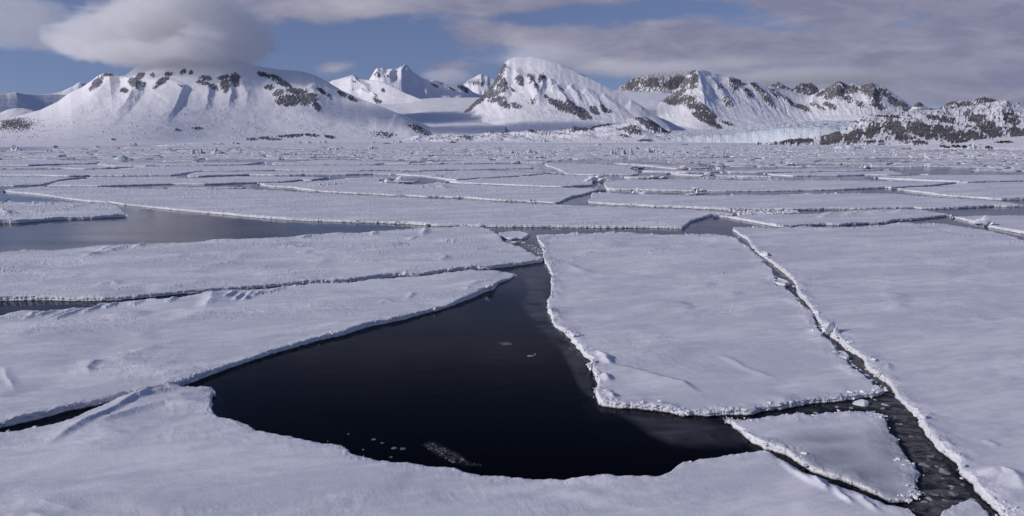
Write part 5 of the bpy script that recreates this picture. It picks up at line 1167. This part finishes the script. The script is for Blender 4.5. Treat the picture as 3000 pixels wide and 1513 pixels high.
def cloud(label, px, py, rx, ry, Y, depth, mat, step=0.4):
    x, z = on_Y(px, py, Y); s = Y / F
    v, f = ICO[3]
    o = mesh_obj('cloud', v * 1.12, f, mat, None, True)
    o.location = (float(x), Y, float(z)); o.scale = (rx * s, depth, ry * s)
    tag(o, label, 'cloud')
    return o
cloud('thick grey-white cap cloud sitting on the flat-topped mountain', 490, 84, 330, 170, 2980, 470, M_CAP)
cloud('bright cumulus cloud at the top left corner of the sky', 95, 68, 190, 135, 3500, 330, M_PUFF)
cloud('thin veil of cloud over the summit of the pyramid mountain', 1600, 168, 230, 60, 3980, 560, M_VEIL)
cloud('low cloud hiding the top of the dark ridge behind the pass', 1940, 206, 230, 46, 6500, 800, M_VEIL)
cloud('small grey cloud caught on the ridge right of the twin peak', 1310, 226, 120, 42, 6700, 520, M_VEIL)
cloud('thin cloud strip along the rock tips at right', 2370, 222, 360, 44, 5900, 800, M_VEIL)
M_BANK = mat_cloud('cloud_bank', 0.007, 0.005, [(0, 0, .85, .8, .8)], 0.8, 1.3)
bank = cloud('cloud bank beyond the left edge whose shadow falls across the valley mouth', -1255, 0, 10, 10, 1990, 10, M_BANK)
bank.location = (-2030, 2010, 1010); bank.scale = (760, 300, 90)
# ------------------------------------------------------------------ light, sky, camera
SUN_EL, SUN_AZ = math.radians(24.5), math.radians(-19.0)      # sun stands to the left, a little behind the camera
sd = Vector((-math.cos(SUN_AZ) * math.cos(SUN_EL), math.sin(SUN_AZ) * math.cos(SUN_EL), math.sin(SUN_EL)))
L = bpy.data.lights.new('sun', 'SUN'); L.energy = 4.9; L.angle = math.radians(0.5); L.color = (1.0, 0.92, 0.885)
so = bpy.data.objects.new('sun', L); C.objects.link(so); so.rotation_euler = sd.to_track_quat('Z', 'Y').to_euler()
so.location = (-200, -60, 200)

W = bpy.data.worlds.new('World'); SC.world = W; W.use_nodes = True
nt = W.node_tree; nt.nodes.clear(); g = G(nt); n, l = nt.nodes, nt.links
sky = n.new('ShaderNodeTexSky'); sky.sky_type = 'NISHITA'; sky.sun_disc = False
sky.sun_elevation = SUN_EL
# Nishita sun_rotation is measured clockwise from +Y
sky.sun_rotation = math.atan2(sd.x, sd.y)
sky.altitude = 10; sky.air_density = 1.0; sky.dust_density = 0.1; sky.ozone_density = 1.6
tc = n.new('ShaderNodeTexCoord'); dirv = tc.outputs['Generated']
sx_, sy_, sz_ = g.sep(dirv)
l.new(g.vec(sx_, sy_, g.add(g.mul(g.m('MAXIMUM', sz_, 0.0), 0.85), 0.16)), sky.inputs[0])
x, y, z = g.sep(dirv)
fy = g.m('MAXIMUM', g.m('ABSOLUTE', y), 0.12)
az = g.div(x, fy); el = g.div(z, fy)
# cloud decks, as directions in the sky: centre azimuth / elevation and half sizes (photograph rows and columns / focal length)
warp = g.sub(g.noise(g.vec(g.mul(az, 1.0), g.mul(el, 2.2), 0.0), 5.0, 4, 0.55), 0.5)
azw = g.add(az, g.mul(warp, 0.10)); elw = g.add(el, g.mul(warp, 0.06))
def blob(px, py, rx, ry, s=1.0):
    a = g.div(g.sub(azw, (px - 1500) / F), rx / F); e = g.div(g.sub(elw, (404 - py) / F * 1.02), ry / F)
    q = g.add(g.mul(a, a), g.mul(e, e))
    return g.mul(g.m('EXPONENT', g.mul(q, -1.0)), s)
def total(lst):
    r = blob(*lst[0])
    for b in lst[1:]: r = g.add(r, blob(*b))
    return r
cover = total([(420, 60, 260, 70, .35),
               (960, 40, 240, 58, 1.15), (1290, 34, 210, 46, .85), (740, 20, 90, 40, .5), (1600, 30, 260, 34, .9), (1480, 110, 120, 30, .75), (1750, 140, 330, 46, 1.0), (2100, 190, 420, 70, 1.05), (2500, 140, 420, 110, 1.0), (2900, 100, 300, 130, 1.0), (2350, 20, 330, 40, 1.0), (2800, 240, 360, 50, 1.0), (2750, 285, 420, 40, .9), (1000, 208, 60, 14, .5), (1330, 215, 70, 22, .75), (30, 270, 70, 10, .4),
               (300, 40, 140, 5, .30), (380, 62, 110, 4, .24), (1500, -200, 2600, 130, .75)])
gaps = total([(1950, 55, 170, 22, .75), (1590, 72, 130, 16, .5), (2360, 95, 110, 16, .35), (2600, 100, 60, 22, .5), (1720, 20, 60, 16, .2)])
nz = g.noise(g.vec(g.mul(az, 1.0), g.mul(el, 2.6), 0.3), 9.0, 7, 0.58, 0.3)
nf = g.noise(g.vec(g.mul(az, 1.0), g.mul(el, 3.2), 1.3), 26.0, 5, 0.6)
dens = g.add(g.sub(cover, gaps), g.add(g.mul(g.sub(nz, 0.5), 1.55), g.mul(g.sub(nf, .5), .5)))
mask = g.mul(g.map(dens, 0.18, 0.86), 0.96)
# lit and shaded parts of the cloud
lit = total([(90, 60, 170, 90, .9), (330, 120, 160, 60, .9), (560, 60, 160, 80, .55), (1000, 40, 220, 50, .55), (1560, 150, 120, 40, .5), (1780, 205, 120, 24, .5), (2130, 205, 120, 16, .35), (1770, 187, 50, 12, .5), (990, 205, 60, 18, .5)])
shade = g.add(lit, g.mul(g.sub(g.noise(g.vec(az, g.mul(el, 3.4), 4.0), 9.0, 7, .6, .4), 0.5), 1.7))
cl_dark = (0.40, 0.41, 0.61); cl_lit = (0.82, 0.81, 0.95)
cl = g.mix(g.lin(shade, -0.15, 0.9), cl_dark, cl_lit)
skyc = n.new('ShaderNodeVectorMath'); skyc.operation = 'MULTIPLY'; l.new(sky.outputs[0], skyc.inputs[0]); skyc.inputs[1].default_value = (1.40, 1.24, 1.52)
STR = 0.105
clv = n.new('ShaderNodeVectorMath'); clv.operation = 'SCALE'; l.new(cl, clv.inputs[0]); clv.inputs['Scale'].default_value = 1.0 / STR * 1.0
mx = g.mix(mask, skyc.outputs[0], clv.outputs[0])
bg = n.new('ShaderNodeBackground'); l.new(mx, bg.inputs[0]); bg.inputs[1].default_value = STR
wo = n.new('ShaderNodeOutputWorld'); l.new(bg.outputs[0], wo.inputs[0])

cam = bpy.data.cameras.new('camera'); co = bpy.data.objects.new('camera', cam); C.objects.link(co)
cam.sensor_fit = 'HORIZONTAL'; cam.angle = 2 * math.atan(1500 / F); cam.clip_start = 0.5; cam.clip_end = 60000
co.location = (0, 0, H); co.rotation_euler = (math.pi / 2 - PITCH, 0, 0)
SC.camera = co
SC.view_settings.view_transform = 'Standard'; SC.view_settings.look = 'None'; SC.view_settings.gamma = 1; SC.view_settings.exposure = -0.90
SC.render.film_transparent = False
SC.cycles.max_bounces = 6; SC.cycles.diffuse_bounces = 3; SC.cycles.transparent_max_bounces = 12; SC.cycles.volume_bounces = 7
SC.cycles.use_denoising = True
